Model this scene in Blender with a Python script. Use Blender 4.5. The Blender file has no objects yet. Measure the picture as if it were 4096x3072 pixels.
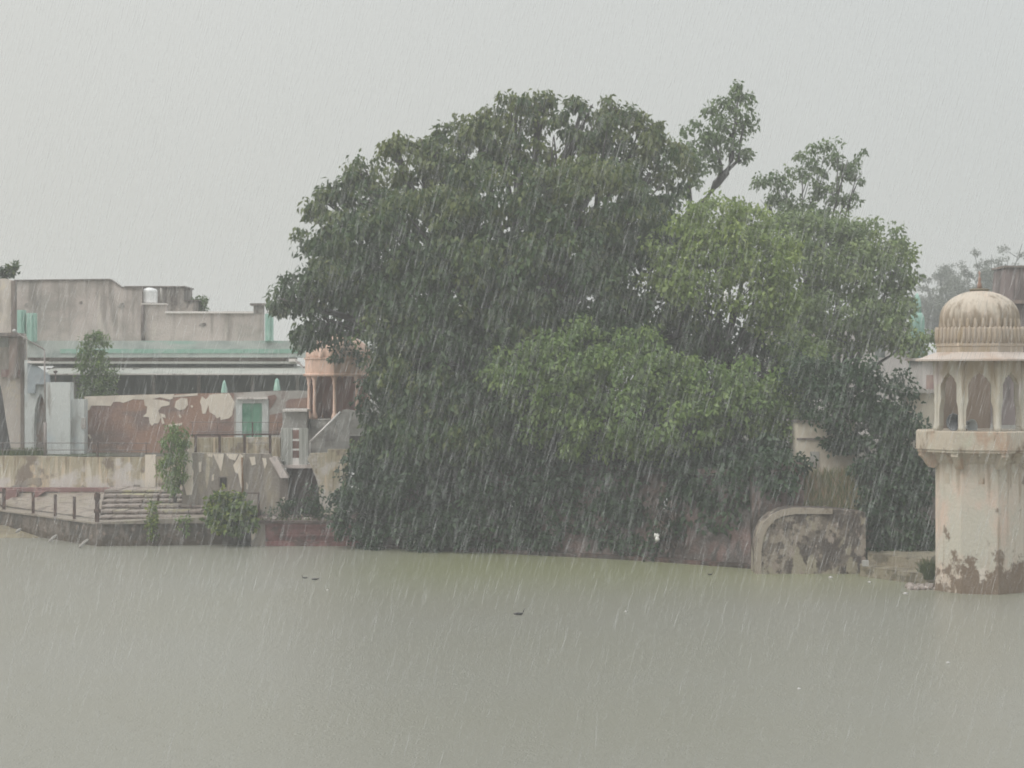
import bpy, math, random
import numpy as np
from mathutils import Vector

# ------------------------------------------------------------------ scene, camera, world, sun
sc = bpy.context.scene
COL = sc.collection
F = 7643.0            # focal length in photo pixels (4096 wide)
HC = 7.8              # eye height over the pond
HZ = 1500.0           # photo row of the horizon

cam_d = bpy.data.cameras.new("camera")
cam = bpy.data.objects.new("camera", cam_d)
COL.objects.link(cam)
cam.location = (0, 0, HC)
cam.rotation_euler = (math.radians(90), 0, 0)
cam_d.sensor_width = 36.0
cam_d.lens = 36.0 * F / 4096.0
cam_d.shift_y = -(1536.0 - HZ) / 4096.0
cam_d.clip_start = 0.1
cam_d.clip_end = 3000
sc.camera = cam

SUN_EL, SUN_AZ = math.radians(48), math.radians(242)   # azimuth clockwise from +Y
world = bpy.data.worlds.new("World")
sc.world = world
world.use_nodes = True
nt = world.node_tree
nt.nodes.clear()
n_out = nt.nodes.new("ShaderNodeOutputWorld")
n_bg = nt.nodes.new("ShaderNodeBackground")
n_sky = nt.nodes.new("ShaderNodeTexSky")
n_sky.sky_type = 'NISHITA'
n_sky.sun_disc = False
n_sky.sun_elevation = SUN_EL
n_sky.sun_rotation = SUN_AZ
n_sky.dust_density = 6.0
n_hs = nt.nodes.new("ShaderNodeHueSaturation")
n_hs.inputs["Saturation"].default_value = 0.1
n_tc = nt.nodes.new("ShaderNodeTexCoord")
n_sep = nt.nodes.new("ShaderNodeSeparateXYZ")
n_ramp = nt.nodes.new("ShaderNodeValToRGB")          # rain cloud: paler towards the zenith
cr = n_ramp.color_ramp
cr.elements[0].position = 0.0
cr.elements[0].color = (0.650, 0.655, 0.610, 1)
cr.elements[1].position = 1.0
cr.elements[1].color = (1.62, 1.64, 1.65, 1)
e = cr.elements.new(0.20)
e.color = (0.705, 0.715, 0.685, 1)
n_noise = nt.nodes.new("ShaderNodeTexNoise")
n_noise.inputs["Scale"].default_value = 2.2
n_noise.inputs["Detail"].default_value = 3
n_mr = nt.nodes.new("ShaderNodeMapRange")
n_mr.inputs["To Min"].default_value = 9.3
n_mr.inputs["To Max"].default_value = 10.7
n_mul = nt.nodes.new("ShaderNodeVectorMath")
n_mul.operation = 'SCALE'
n_mix = nt.nodes.new("ShaderNodeMix")
n_mix.data_type = 'RGBA'
n_mix.inputs["Factor"].default_value = 0.88
L = nt.links.new
L(n_tc.outputs["Generated"], n_sep.inputs[0])
L(n_sep.outputs["Z"], n_ramp.inputs[0])
L(n_tc.outputs["Generated"], n_noise.inputs["Vector"])
L(n_noise.outputs[0], n_mr.inputs["Value"])
n_mx = nt.nodes.new("ShaderNodeMapRange")
n_mx.inputs["From Min"].default_value = -0.3
n_mx.inputs["From Max"].default_value = 0.3
n_tint = nt.nodes.new("ShaderNodeMix")
n_tint.data_type = 'RGBA'
n_tint.inputs[6].default_value = (1.0, 1.0, 1.0, 1)
n_tint.inputs[7].default_value = (0.930, 0.955, 0.985, 1)
n_tm = nt.nodes.new("ShaderNodeVectorMath")
n_tm.operation = 'MULTIPLY'
L(n_sep.outputs["X"], n_mx.inputs["Value"])
L(n_mx.outputs[0], n_tint.inputs["Factor"])
L(n_ramp.outputs[0], n_tm.inputs[0])
L(n_tint.outputs[2], n_tm.inputs[1])
L(n_tm.outputs[0], n_mul.inputs[0])
L(n_mr.outputs[0], n_mul.inputs["Scale"])
L(n_sky.outputs[0], n_hs.inputs["Color"])
L(n_hs.outputs[0], n_mix.inputs[6])
L(n_mul.outputs[0], n_mix.inputs[7])
L(n_mix.outputs[2], n_bg.inputs["Color"])
n_bg.inputs["Strength"].default_value = 0.1
L(n_bg.outputs[0], n_out.inputs[0])

sun_d = bpy.data.lights.new("sun", 'SUN')
sun_d.energy = 1.3
sun_d.angle = math.radians(35)
sun_d.color = (1.0, 0.97, 0.92)
sun = bpy.data.objects.new("sun", sun_d)
COL.objects.link(sun)
sdir = Vector((math.sin(SUN_AZ) * math.cos(SUN_EL), math.cos(SUN_AZ) * math.cos(SUN_EL), math.sin(SUN_EL)))
sun.rotation_euler = sdir.to_track_quat('Z', 'Y').to_euler()
sun.location = (0, 0, 60)

sc.view_settings.view_transform = 'Standard'
sc.view_settings.look = 'None'
sc.view_settings.exposure = 0.0
sc.view_settings.gamma = 1.0
sc.render.engine = 'CYCLES'
sc.cycles.volume_bounces = 1
sc.cycles.max_bounces = 6
sc.cycles.diffuse_bounces = 3
sc.cycles.transparent_max_bounces = 24
sc.cycles.use_denoising = True
sc.cycles.filter_width = 1.8

# ------------------------------------------------------------------ helpers
rnd = random.Random(7)


def X(px, d):
    return (px - 2048.0) / F * d


def Z(py, d):
    return HC - (py - HZ) / F * d


def P(px, py, d):
    return Vector((X(px, d), d, Z(py, d)))


def lin(c):
    c /= 255.0
    return c / 12.92 if c <= 0.04045 else ((c + 0.055) / 1.055) ** 2.4


def alb(r, g, b, k=1.0):
    """surface colour of something that shows as r, g, b in the rain light"""
    c = [(lin(v) - 0.05) / 0.72 * k for v in (r, g, b)]
    m = 0.3 * c[0] + 0.6 * c[1] + 0.1 * c[2]
    return tuple(min(0.82, max(0.012, 0.84 * v + 0.16 * m)) for v in c)


LOC = {}


def thing(name, label, cat, loc=(0, 0, 0), group=None, kind=None):
    o = bpy.data.objects.new(name, None)
    COL.objects.link(o)
    o.empty_display_size = 0.3
    o.location = loc
    LOC[o] = Vector(loc)
    o["label"] = label
    o["category"] = cat
    if group:
        o["group"] = group
    if kind:
        o["kind"] = kind
    return o


def tag(o, label, cat, group=None):
    o["label"] = label
    o["category"] = cat
    if group:
        o["group"] = group
    return o


class MB:
    def __init__(s):
        s.v, s.f = [], []

    def add(s, vs, fs):
        k = len(s.v)
        s.v += [tuple(q) for q in vs]
        s.f += [tuple(i + k for i in q) for q in fs]
        return s

    def box(s, x0, x1, y0, y1, z0, z1):
        vs = [(x, y, z) for z in (z0, z1) for y in (y0, y1) for x in (x0, x1)]
        return s.add(vs, [(0, 2, 3, 1), (4, 5, 7, 6), (0, 1, 5, 4), (2, 6, 7, 3), (0, 4, 6, 2), (1, 3, 7, 5)])

    def bpx(s, px0, px1, py0, py1, d, t):
        """box whose front face covers photo columns px0..px1 and rows py0..py1 at distance d"""
        return s.box(X(px0, d), X(px1, d), d, d + t, Z(py1, d), Z(py0, d))

    def prism(s, pts, y0, y1):
        """x, z outline pushed from y0 to y1"""
        n = len(pts)
        vs = [(x, y0, z) for x, z in pts] + [(x, y1, z) for x, z in pts]
        fs = [tuple(range(n)), tuple(range(2 * n - 1, n - 1, -1))]
        fs += [(i, i + n, (i + 1) % n + n, (i + 1) % n) for i in range(n)]
        return s.add(vs, fs)

    def ppx(s, pts, d, t):
        return s.prism([(X(a, d), Z(b, d)) for a, b in pts], d, d + t)

    def plan(s, pts, z0, z1):
        n = len(pts)
        zt = z1 if isinstance(z1, (list, tuple)) else [z1] * n
        vs = [(x, y, z0) for x, y in pts] + [(p[0], p[1], z) for p, z in zip(pts, zt)]
        fs = [tuple(range(n - 1, -1, -1)), tuple(range(n, 2 * n))]
        fs += [(i, (i + 1) % n, (i + 1) % n + n, i + n) for i in range(n)]
        return s.add(vs, fs)

    def tube(s, pts, rad, n=8):
        pts = [Vector(p) for p in pts]
        if not isinstance(rad, (list, tuple)):
            rad = [rad] * len(pts)
        vs, fs = [], []
        for i, p in enumerate(pts):
            t = (pts[min(i + 1, len(pts) - 1)] - pts[max(i - 1, 0)]).normalized()
            a = Vector((0, 0, 1)) if abs(t.z) < 0.9 else Vector((1, 0, 0))
            u = t.cross(a).normalized()
            w = t.cross(u).normalized()
            for k in range(n):
                q = 2 * math.pi * k / n
                vs.append(p + (u * math.cos(q) + w * math.sin(q)) * rad[i])
        for i in range(len(pts) - 1):
            for k in range(n):
                a, b = i * n + k, i * n + (k + 1) % n
                fs.append((a, b, b + n, a + n))
        fs.append(tuple(range(n - 1, -1, -1)))
        fs.append(tuple(range((len(pts) - 1) * n, len(pts) * n)))
        return s.add(vs, fs)

    def lathe(s, prof, n, c, rot=0.0, lobes=0, amp=None):
        """prof of (radius, z); rot turns a vertex off the direction towards the camera"""
        vs, fs = [], []
        for j, (r, z) in enumerate(prof):
            am = amp[j] if amp else 0.0
            for k in range(n):
                q = 2 * math.pi * k / n + rot
                rr = r * (1 - am * abs(math.cos(lobes * 0.5 * q)) ** 2.0) if lobes else r
                vs.append((c[0] + rr * math.sin(q), c[1] - rr * math.cos(q), z))
        for j in range(len(prof) - 1):
            for k in range(n):
                a, b = j * n + k, j * n + (k + 1) % n
                fs.append((a, b, b + n, a + n))
        fs.append(tuple(range(n - 1, -1, -1)))
        fs.append(tuple(range((len(prof) - 1) * n, len(prof) * n)))
        return s.add(vs, fs)

    def build(s, name, mat, parent=None, smooth=False):
        root = parent
        while root is not None and root.parent is not None:
            root = root.parent
        off = LOC.get(root, Vector((0, 0, 0))) if root is not None else Vector((0, 0, 0))
        me = bpy.data.meshes.new(name)
        me.from_pydata([(v[0] - off.x, v[1] - off.y, v[2] - off.z) for v in s.v], [], s.f)
        me.validate()
        me.materials.append(mat)
        if smooth:
            me.polygons.foreach_set("use_smooth", [True] * len(me.polygons))
        o = bpy.data.objects.new(name, me)
        COL.objects.link(o)
        if parent is not None:
            o.parent = parent
        return o


def struct(o):
    o["kind"] = "structure"
    return o


# ------------------------------------------------------------------ materials
def M(name, base, layers=(), rough=0.75, bump=0.0, bscale=(8, 8, 8), spec=0.4, joints=None):
    """world-placed noise layers (stains, peeling, streaks) over a base colour"""
    m = bpy.data.materials.new(name)
    m.use_nodes = True
    t = m.node_tree
    b = t.nodes["Principled BSDF"]
    b.inputs["Roughness"].default_value = rough
    b.inputs["Specular IOR Level"].default_value = spec
    geo = t.nodes.new("ShaderNodeNewGeometry")
    ln = t.links.new
    cur = t.nodes.new("ShaderNodeRGB")
    cur.outputs[0].default_value = (*base, 1)
    cur = cur.outputs[0]
    hsum = None
    sepz = None
    for i, ly in enumerate(layers):
        col, scl, lo, hi = ly[:4]
        opt = ly[4] if len(ly) > 4 else {}
        mp = t.nodes.new("ShaderNodeMapping")
        mp.inputs["Scale"].default_value = scl
        mp.inputs["Location"].default_value = (i * 7.3 + 1.1, i * 3.1, i * 5.7)
        ln(geo.outputs["Position"], mp.inputs["Vector"])
        no = t.nodes.new("ShaderNodeTexNoise")
        no.inputs["Scale"].default_value = 1.0
        no.inputs["Detail"].default_value = opt.get("detail", 5)
        no.inputs["Roughness"].default_value = opt.get("nr", 0.6)
        ln(mp.outputs[0], no.inputs["Vector"])
        fac = no.outputs[0]
        if "z" in opt:
            if sepz is None:
                sepz = t.nodes.new("ShaderNodeSeparateXYZ")
                ln(geo.outputs["Position"], sepz.inputs[0])
            za, zb, amp = opt["z"]
            mr = t.nodes.new("ShaderNodeMapRange")
            mr.inputs["From Min"].default_value = za
            mr.inputs["From Max"].default_value = zb
            mr.inputs["To Min"].default_value = 0
            mr.inputs["To Max"].default_value = amp
            ln(sepz.outputs["Z"], mr.inputs["Value"])
            ad = t.nodes.new("ShaderNodeMath")
            ad.operation = 'ADD'
            ln(fac, ad.inputs[0])
            ln(mr.outputs[0], ad.inputs[1])
            fac = ad.outputs[0]
        mr2 = t.nodes.new("ShaderNodeMapRange")
        mr2.interpolation_type = 'SMOOTHSTEP'
        mr2.inputs["From Min"].default_value = lo
        mr2.inputs["From Max"].default_value = hi
        mr2.inputs["To Max"].default_value = opt.get("max", 1.0)
        ln(fac, mr2.inputs["Value"])
        mx = t.nodes.new("ShaderNodeMix")
        mx.data_type = 'RGBA'
        ln(mr2.outputs[0], mx.inputs["Factor"])
        ln(cur, mx.inputs[6])
        mx.inputs[7].default_value = (*col, 1)
        cur = mx.outputs[2]
    if joints:
        br = t.nodes.new("ShaderNodeTexBrick")
        mp = t.nodes.new("ShaderNodeMapping")
        mp.inputs["Rotation"].default_value = (math.radians(90), 0, 0)
        ln(geo.outputs["Position"], mp.inputs["Vector"])
        ln(mp.outputs[0], br.inputs["Vector"])
        br.inputs["Scale"].default_value = 1.0
        br.inputs["Brick Width"].default_value = joints[0]
        br.inputs["Row Height"].default_value = joints[1]
        br.inputs["Mortar Size"].default_value = joints[2]
        br.inputs["Color1"].default_value = (1, 1, 1, 1)
        br.inputs["Color2"].default_value = (0.72, 0.72, 0.72, 1)
        br.inputs["Mortar"].default_value = (*[joints[3]] * 3, 1)
        mx = t.nodes.new("ShaderNodeMix")
        mx.data_type = 'RGBA'
        mx.blend_type = 'MULTIPLY'
        mx.inputs["Factor"].default_value = 1.0
        ln(cur, mx.inputs[6])
        ln(br.outputs["Color"], mx.inputs[7])
        cur = mx.outputs[2]
    ln(cur, b.inputs["Base Color"])
    if bump:
        mp = t.nodes.new("ShaderNodeMapping")
        mp.inputs["Scale"].default_value = bscale
        ln(geo.outputs["Position"], mp.inputs["Vector"])
        no = t.nodes.new("ShaderNodeTexNoise")
        no.inputs["Scale"].default_value = 1.0
        no.inputs["Detail"].default_value = 6
        ln(mp.outputs[0], no.inputs["Vector"])
        bp = t.nodes.new("ShaderNodeBump")
        bp.inputs["Strength"].default_value = bump
        bp.inputs["Distance"].default_value = 0.08
        ln(no.outputs[0], bp.inputs["Height"])
        ln(bp.outputs[0], b.inputs["Normal"])
    return m


def leaf_mat(name, c0, c1, c2, trans=0.33, rough=0.42):
    m = bpy.data.materials.new(name)
    m.use_nodes = True
    t = m.node_tree
    b = t.nodes["Principled BSDF"]
    b.inputs["Roughness"].default_value = rough
    b.inputs["Specular IOR Level"].default_value = 0.35
    at = t.nodes.new("ShaderNodeAttribute")
    at.attribute_name = "tint"
    rp = t.nodes.new("ShaderNodeValToRGB")
    rp.color_ramp.elements[0].color = (*c0, 1)
    rp.color_ramp.elements[1].color = (*c2, 1)
    e = rp.color_ramp.elements.new(0.5)
    e.color = (*c1, 1)
    t.links.new(at.outputs["Fac"], rp.inputs[0])
    t.links.new(rp.outputs[0], b.inputs["Base Color"])
    tr = t.nodes.new("ShaderNodeBsdfTranslucent")
    t.links.new(rp.outputs[0], tr.inputs["Color"])
    ms = t.nodes.new("ShaderNodeMixShader")
    ms.inputs[0].default_value = trans
    t.links.new(b.outputs[0], ms.inputs[1])
    t.links.new(tr.outputs[0], ms.inputs[2])
    t.links.new(ms.outputs[0], t.nodes["Material Output"].inputs["Surface"])
    return m


V = (5.0, 5.0, 0.45)       # stretched down the wall: run-off streaks
mat_upper = M("weathered_pink_plaster", alb(178, 167, 160), [
    (alb(150, 143, 136), (0.35, 0.35, 0.6), 0.42, 0.7),
    (alb(120, 114, 108), (1.6, 1.6, 0.16), 0.52, 0.78, {"z": (9.5, 13.2, 0.10), "max": 0.75}),
    (alb(188, 180, 168), (2.2, 2.2, 0.3), 0.58, 0.75, {"max": 0.7})], bump=0.2)
mat_dark_block = M("rain_blackened_plaster", alb(140, 134, 128), [
    (alb(108, 102, 98), (3.5, 3.5, 0.2), 0.45, 0.6),
    (alb(168, 158, 150), (0.8, 0.8, 0.5), 0.55, 0.7)], bump=0.2)
mat_coping = M("dark_wet_coping", alb(112, 104, 100), [(alb(150, 140, 134), (2, 2, 2), 0.5, 0.7)], rough=0.4)
mat_coping_pale = M("pale_wet_coping", alb(205, 198, 192), [(alb(160, 150, 145), (2, 2, 2), 0.55, 0.7)], rough=0.35)
mat_teal_grey = M("grey_green_limewash", alb(168, 174, 168), [
    (alb(146, 154, 150), (0.6, 0.6, 1.2), 0.45, 0.7),
    (alb(132, 170, 156), (0.5, 0.5, 3.0), 0.55, 0.75, {"max": 0.7}),
    (alb(150, 140, 132), (3, 3, 0.5), 0.66, 0.8)], bump=0.1)
mat_teal = M("faded_teal_paint", alb(132, 168, 152), [
    (alb(150, 172, 162), (1.5, 1.5, 4), 0.45, 0.65), (alb(118, 142, 132), (4, 4, 2), 0.6, 0.75)])
mat_turq = M("bright_turquoise_paint", alb(150, 184, 171), [
    (alb(130, 168, 154), (6, 6, 0.8), 0.45, 0.62), (alb(170, 200, 184), (5, 5, 0.5), 0.6, 0.7)])
mat_brown_band = M("brown_stained_band", alb(142, 130, 122), [(alb(120, 108, 102), (1.2, 1.2, 4), 0.45, 0.65)])
mat_eave = M("grey_concrete_eave", alb(162, 163, 156), [
    (alb(146, 148, 142), (0.7, 0.7, 2), 0.45, 0.7), (alb(176, 174, 166), (2, 2, 2), 0.6, 0.75)], rough=0.45)
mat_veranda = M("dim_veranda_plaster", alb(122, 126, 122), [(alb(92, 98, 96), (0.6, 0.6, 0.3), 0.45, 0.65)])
mat_red = M("bare_red_mud_plaster", alb(150, 120, 105), [
    (alb(134, 111, 104), (0.5, 0.5, 0.5), 0.45, 0.66),
    (alb(128, 112, 106), (0.35, 0.35, 0.8), 0.52, 0.7, {"z": (6.2, 3.6, 0.12)}),
    (alb(172, 144, 128), (3, 3, 1), 0.6, 0.78)], bump=0.25)
mat_cream_patch = M("old_cream_plaster", alb(202, 191, 176), [
    (alb(186, 174, 160), (1.2, 1.2, 0.8), 0.48, 0.68), (alb(150, 136, 124), (5, 5, 2), 0.66, 0.78)], bump=0.1)
mat_grey_wall = M("grey_cement_render", alb(160, 156, 150), [
    (alb(140, 128, 122), (0.7, 0.7, 0.9), 0.48, 0.62), (alb(176, 176, 172), (2.2, 2.2, 0.5), 0.58, 0.75)], bump=0.15)
mat_door = M("green_painted_wood", alb(104, 142, 124), [
    (alb(104, 152, 128), (6, 6, 0.5), 0.5, 0.7), (alb(72, 118, 98), (1, 1, 1), 0.5, 0.7)], rough=0.5)
mat_white = M("blueish_whitewash", alb(184, 187, 184), [
    (alb(160, 160, 156), (1.2, 1.2, 0.5), 0.48, 0.66),
    (alb(142, 138, 132), (3.5, 3.5, 0.35), 0.58, 0.72),
    (alb(170, 182, 188), (0.5, 0.5, 0.5), 0.5, 0.7, {"max": 0.6})], bump=0.12)
mat_bluegrey = M("blue_grey_wash", alb(150, 158, 162), [(alb(136, 142, 146), (1, 1, 1), 0.45, 0.7)])
mat_alcove = M("stained_alcove_plaster", alb(164, 154, 148), [
    (alb(150, 122, 108), (1.5, 1.5, 1.2), 0.5, 0.62), (alb(150, 152, 152), (1, 1, 0.6), 0.5, 0.7)])
mat_pink_cream = M("pinkish_cream_plaster", alb(184, 175, 166), [
    (alb(158, 150, 140), (1.5, 1.5, 0.3), 0.45, 0.66), (alb(196, 184, 166), (1, 1, 1), 0.52, 0.7)], bump=0.12)
mat_brown_pillar = M("brown_sandstone_pillar", alb(122, 114, 108), [(alb(142, 126, 118), (2, 2, 0.4), 0.45, 0.65)])
mat_rose = M("faded_rose_wash", alb(150, 122, 118), [(alb(166, 146, 138), (2, 2, 1), 0.45, 0.65)])
mat_yellow = M("ochre_streaked_limewash", alb(190, 182, 166), [
    (alb(186, 168, 142), (1.0, 1.0, 0.25), 0.44, 0.6, {"z": (2.4, 3.6, 0.12)}),
    (alb(160, 150, 128), (3.4, 3.4, 0.16), 0.48, 0.60, {"z": (2.3, 3.6, 0.12)}),
    (alb(138, 124, 104), (7, 7, 0.35), 0.58, 0.68, {"z": (2.6, 3.6, 0.1)}),
    (alb(128, 116, 104), (0.7, 0.7, 0.5), 0.60, 0.68, {"z": (2.4, 3.6, 0.08)}),
    (alb(186, 180, 175), (0.9, 0.9, 1.0), 0.52, 0.66, {"z": (3.0, 2.0, 0.12), "max": 0.8})], bump=0.2)
mat_red_step = M("red_painted_stone", alb(132, 104, 102), [(alb(152, 124, 116), (3, 3, 3), 0.5, 0.68)])
mat_step = M("worn_pink_stone", alb(142, 132, 125), [
    (alb(128, 118, 112), (1.2, 2, 3), 0.46, 0.62), (alb(156, 152, 118), (0.5, 0.5, 0.5), 0.54, 0.68),
    (alb(180, 168, 160), (5, 5, 5), 0.58, 0.7)], rough=0.45, bump=0.3)
mat_riser = M("dark_step_riser", alb(126, 116, 109), [(alb(100, 93, 88), (1.6, 1.6, 3), 0.45, 0.6), (alb(146, 134, 126), (3, 3, 5), 0.56, 0.66)], bump=0.3)  # darker tone than the tread stone
mat_dark_stone = M("dark_wet_rubble", alb(114, 106, 100), [
    (alb(92, 88, 84), (1.6, 1.6, 0.8), 0.45, 0.62), (alb(140, 124, 114), (2.5, 2.5, 2.5), 0.57, 0.7),
    (alb(88, 80, 72), (3, 3, 3), 0.5, 0.7, {"z": (0.45, 0.0, 0.3), "max": 0.7})],
    rough=0.5, bump=0.6, bscale=(4, 4, 5))
mat_terrace_top = M("mossy_terrace_paving", alb(140, 131, 122), [
    (alb(136, 128, 116), (0.9, 0.9, 0.9), 0.45, 0.62), (alb(136, 133, 112), (0.5, 0.5, 0.5), 0.52, 0.68), (alb(116, 108, 102), (1.6, 1.6, 1.6), 0.54, 0.64)], rough=0.4, bump=0.2)
mat_post = M("rusty_iron", alb(90, 79, 76), [(alb(108, 90, 83), (6, 6, 4), 0.5, 0.65)], rough=0.6)
mat_rail = M("thin_grey_iron", alb(112, 106, 104))
mat_mid_wall = M("grey_stained_wall", alb(136, 128, 120), [
    (alb(150, 140, 124), (1.0, 1.0, 0.4), 0.48, 0.64), (alb(116, 108, 102), (2.4, 2.4, 0.35), 0.52, 0.68),
    (alb(178, 168, 148), (2.6, 2.6, 0.3), 0.62, 0.70)], bump=0.3)
mat_slab = M("pale_stone_slab", alb(190, 178, 172), [(alb(166, 156, 150), (4, 4, 2), 0.5, 0.7)], rough=0.4)
mat_kiosk = M("pale_metal_sheet", alb(184, 184, 178), [(alb(158, 158, 152), (16, 16, 0.3), 0.45, 0.6)], rough=0.5)
mat_dark_gap = M("unlit_opening", alb(78, 74, 72))
mat_brick_dark = M("dark_brown_brick", alb(108, 96, 92), [(alb(86, 80, 78), (1, 1, 1), 0.45, 0.65)], joints=(0.5, 0.16, 0.02, 0.7), bump=0.3)
mat_brick_red = M("wet_red_brick", alb(132, 98, 96), [
    (alb(108, 92, 88), (1.1, 1.1, 1.6), 0.46, 0.62), (alb(156, 128, 116), (4, 4, 5), 0.6, 0.72)],
    joints=(0.7, 0.24, 0.025, 0.75), bump=0.4, rough=0.5)
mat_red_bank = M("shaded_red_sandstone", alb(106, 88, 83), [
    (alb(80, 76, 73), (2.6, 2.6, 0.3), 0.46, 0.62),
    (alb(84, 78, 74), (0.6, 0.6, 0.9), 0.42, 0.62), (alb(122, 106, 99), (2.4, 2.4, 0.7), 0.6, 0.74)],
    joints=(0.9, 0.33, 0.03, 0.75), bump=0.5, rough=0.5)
mat_salmon = M("salmon_limewash", alb(206, 174, 156), [
    (alb(180, 150, 132), (1.2, 1.2, 0.6), 0.46, 0.66), (alb(170, 140, 122), (4, 4, 0.4), 0.6, 0.74)], bump=0.1)
mat_maroon = M("maroon_inner_wall", alb(150, 118, 110), [(alb(132, 104, 100), (1, 1, 0.6), 0.45, 0.65)])
mat_plinth = M("grey_stone_plinth", alb(166, 163, 158), [
    (alb(134, 130, 126), (0.9, 0.9, 0.9), 0.46, 0.62), (alb(168, 162, 154), (3, 3, 1), 0.6, 0.72)], joints=(0.8, 0.35, 0.015, 0.8), bump=0.2)
mat_rail_white = M("white_pipe", alb(206, 202, 198), rough=0.4)
mat_tower = M("cream_tower_plaster", alb(192, 186, 171, 0.79), [
    (alb(184, 172, 158), (0.5, 0.5, 0.4), 0.46, 0.66),
    (alb(192, 168, 152), (0.7, 0.7, 0.5), 0.52, 0.68, {"z": (3.0, 0.6, 0.10), "max": 0.8}),
    (alb(150, 134, 116), (3.4, 3.4, 0.22), 0.54, 0.74, {"z": (3.2, 4.9, 0.20), "max": 0.85}),
    (alb(196, 186, 176), (1.2, 1.2, 0.8), 0.60, 0.72, {"z": (1.2, 0.0, 0.08), "max": 0.7}),
    (alb(168, 156, 142), (2.2, 2.2, 0.5), 0.56, 0.74, {"z": (1.6, 0.2, 0.16), "max": 0.8}),
    (alb(122, 108, 95), (1.2, 1.2, 1.1), 0.60, 0.67, {"z": (1.9, -0.2, 0.27), "nr": 0.7})], bump=0.25)
mat_pavilion = M("cream_pavilion_plaster", alb(191, 185, 171, 0.79), [
    (alb(176, 166, 148), (0.8, 0.8, 0.5), 0.46, 0.66),
    (alb(150, 134, 112), (3.4, 3.4, 0.35), 0.52, 0.72, {"z": (7.2, 8.4, 0.20), "max": 0.85}),
    (alb(184, 174, 170), (1.2, 1.2, 0.5), 0.55, 0.7)], bump=0.15)
mat_platform = M("stained_platform_plaster", alb(188, 176, 158, 0.79), [
    (alb(166, 142, 122), (1.6, 1.6, 0.8), 0.50, 0.66), (alb(128, 112, 96), (1.8, 1.8, 0.7), 0.56, 0.68),
    (alb(170, 166, 148), (0.8, 0.8, 0.8), 0.55, 0.7)], bump=0.2)
mat_chhajja = M("pale_pink_eave_stone", alb(188, 176, 166, 0.84), [(alb(168, 150, 136), (1.2, 1.2, 2), 0.48, 0.68)], rough=0.45)
mat_frieze = M("brown_run_frieze", alb(180, 165, 148, 0.74), [
    (alb(154, 138, 116), (4, 4, 0.5), 0.46, 0.62), (alb(198, 184, 166), (5, 5, 0.4), 0.58, 0.7)], bump=0.15)
mat_dome = M("weathered_cream_dome", alb(192, 180, 164, 0.79), [
    (alb(176, 160, 144), (1.0, 1.0, 0.9), 0.45, 0.65),
    (alb(128, 115, 99), (4.6, 4.6, 0.45), 0.52, 0.74, {"z": (10.6, 9.7, 0.26), "max": 0.85})], bump=0.15)
mat_finial = M("rusted_finial_metal", alb(150, 122, 108))
mat_crest = M("mossy_dome_crest", alb(112, 104, 88))
mat_inner = M("inner_shade_brown", alb(122, 108, 97), [(alb(106, 93, 84), (1, 1, 0.5), 0.46, 0.66)])  # brown stands in for interior shade behind the arches; also on the ceiling
mat_round_wall = M("moss_stained_ghat_wall", alb(116, 108, 101), [
    (alb(94, 87, 83), (1.3, 1.3, 1.1), 0.46, 0.58), (alb(140, 130, 119), (1.7, 1.7, 1.5), 0.54, 0.60),
    (alb(146, 138, 122), (1.5, 1.5, 1.1), 0.54, 0.61, {"z": (1.3, 0.0, 0.09)}), (alb(146, 134, 126), (2.6, 2.6, 1.9), 0.60, 0.65),
    (alb(88, 82, 78), (3.0, 3.0, 1.6), 0.60, 0.66), (alb(88, 82, 78), (0.8, 0.8, 1.0), 0.60, 0.68, {"z": (1.9, 2.4, 0.2)})], bump=0.35)
mat_ledge = M("mossy_ledge_stone", alb(132, 124, 108), [(alb(104, 98, 86), (1.5, 1.5, 3), 0.46, 0.6), (alb(150, 140, 126), (3, 3, 3), 0.58, 0.7)], rough=0.5, bump=0.4)
mat_round_rim = M("pale_wall_rim", alb(150, 140, 128), [(alb(128, 118, 108), (3, 3, 3), 0.5, 0.66)])
mat_bastion = M("pale_cream_plaster", alb(192, 182, 166), [(alb(178, 166, 150), (1, 1, 1), 0.46, 0.66)], bump=0.1)
mat_far_wall = M("far_pale_plaster", alb(184, 178, 174), [(alb(166, 158, 154), (0.8, 0.8, 0.4), 0.46, 0.66)])
mat_brown_tower = M("brown_streaked_masonry", alb(134, 122, 120), [
    (alb(108, 100, 98), (1.8, 1.8, 0.2), 0.45, 0.6), (alb(156, 142, 138), (3, 3, 0.2), 0.58, 0.7)])
mat_bark = M("wet_bark", (0.055, 0.048, 0.045), [((0.09, 0.08, 0.075), (3, 3, 0.8), 0.5, 0.68)], rough=0.55, bump=0.5)
mat_bark_dark = M("blackened_bark", (0.06, 0.055, 0.05), [((0.10, 0.09, 0.08), (3, 3, 0.8), 0.5, 0.68)], bump=0.5)
mat_far_bark = M("grey_thorn_bark", (0.13, 0.135, 0.125))
mat_earth = M("damp_earth", (0.11, 0.088, 0.07), [((0.07, 0.08, 0.045), (0.5, 0.5, 0.5), 0.45, 0.62), ((0.16, 0.13, 0.10), (3, 3, 3), 0.55, 0.7)], bump=0.4)
mat_ground = M("wet_ground", (0.085, 0.075, 0.058), [((0.05, 0.065, 0.032), (0.15, 0.15, 0.15), 0.45, 0.62)], bump=0.2)
mat_mud = M("ochre_mud", alb(130, 122, 102), [(alb(114, 106, 94), (2, 2, 2), 0.45, 0.65)])
mat_tank = M("white_plastic", (0.80, 0.80, 0.79), rough=0.4)
mat_litter = M("white_litter", (0.46, 0.45, 0.43), rough=0.4)
mat_stick = M("bleached_wood", (0.33, 0.31, 0.28))
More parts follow.
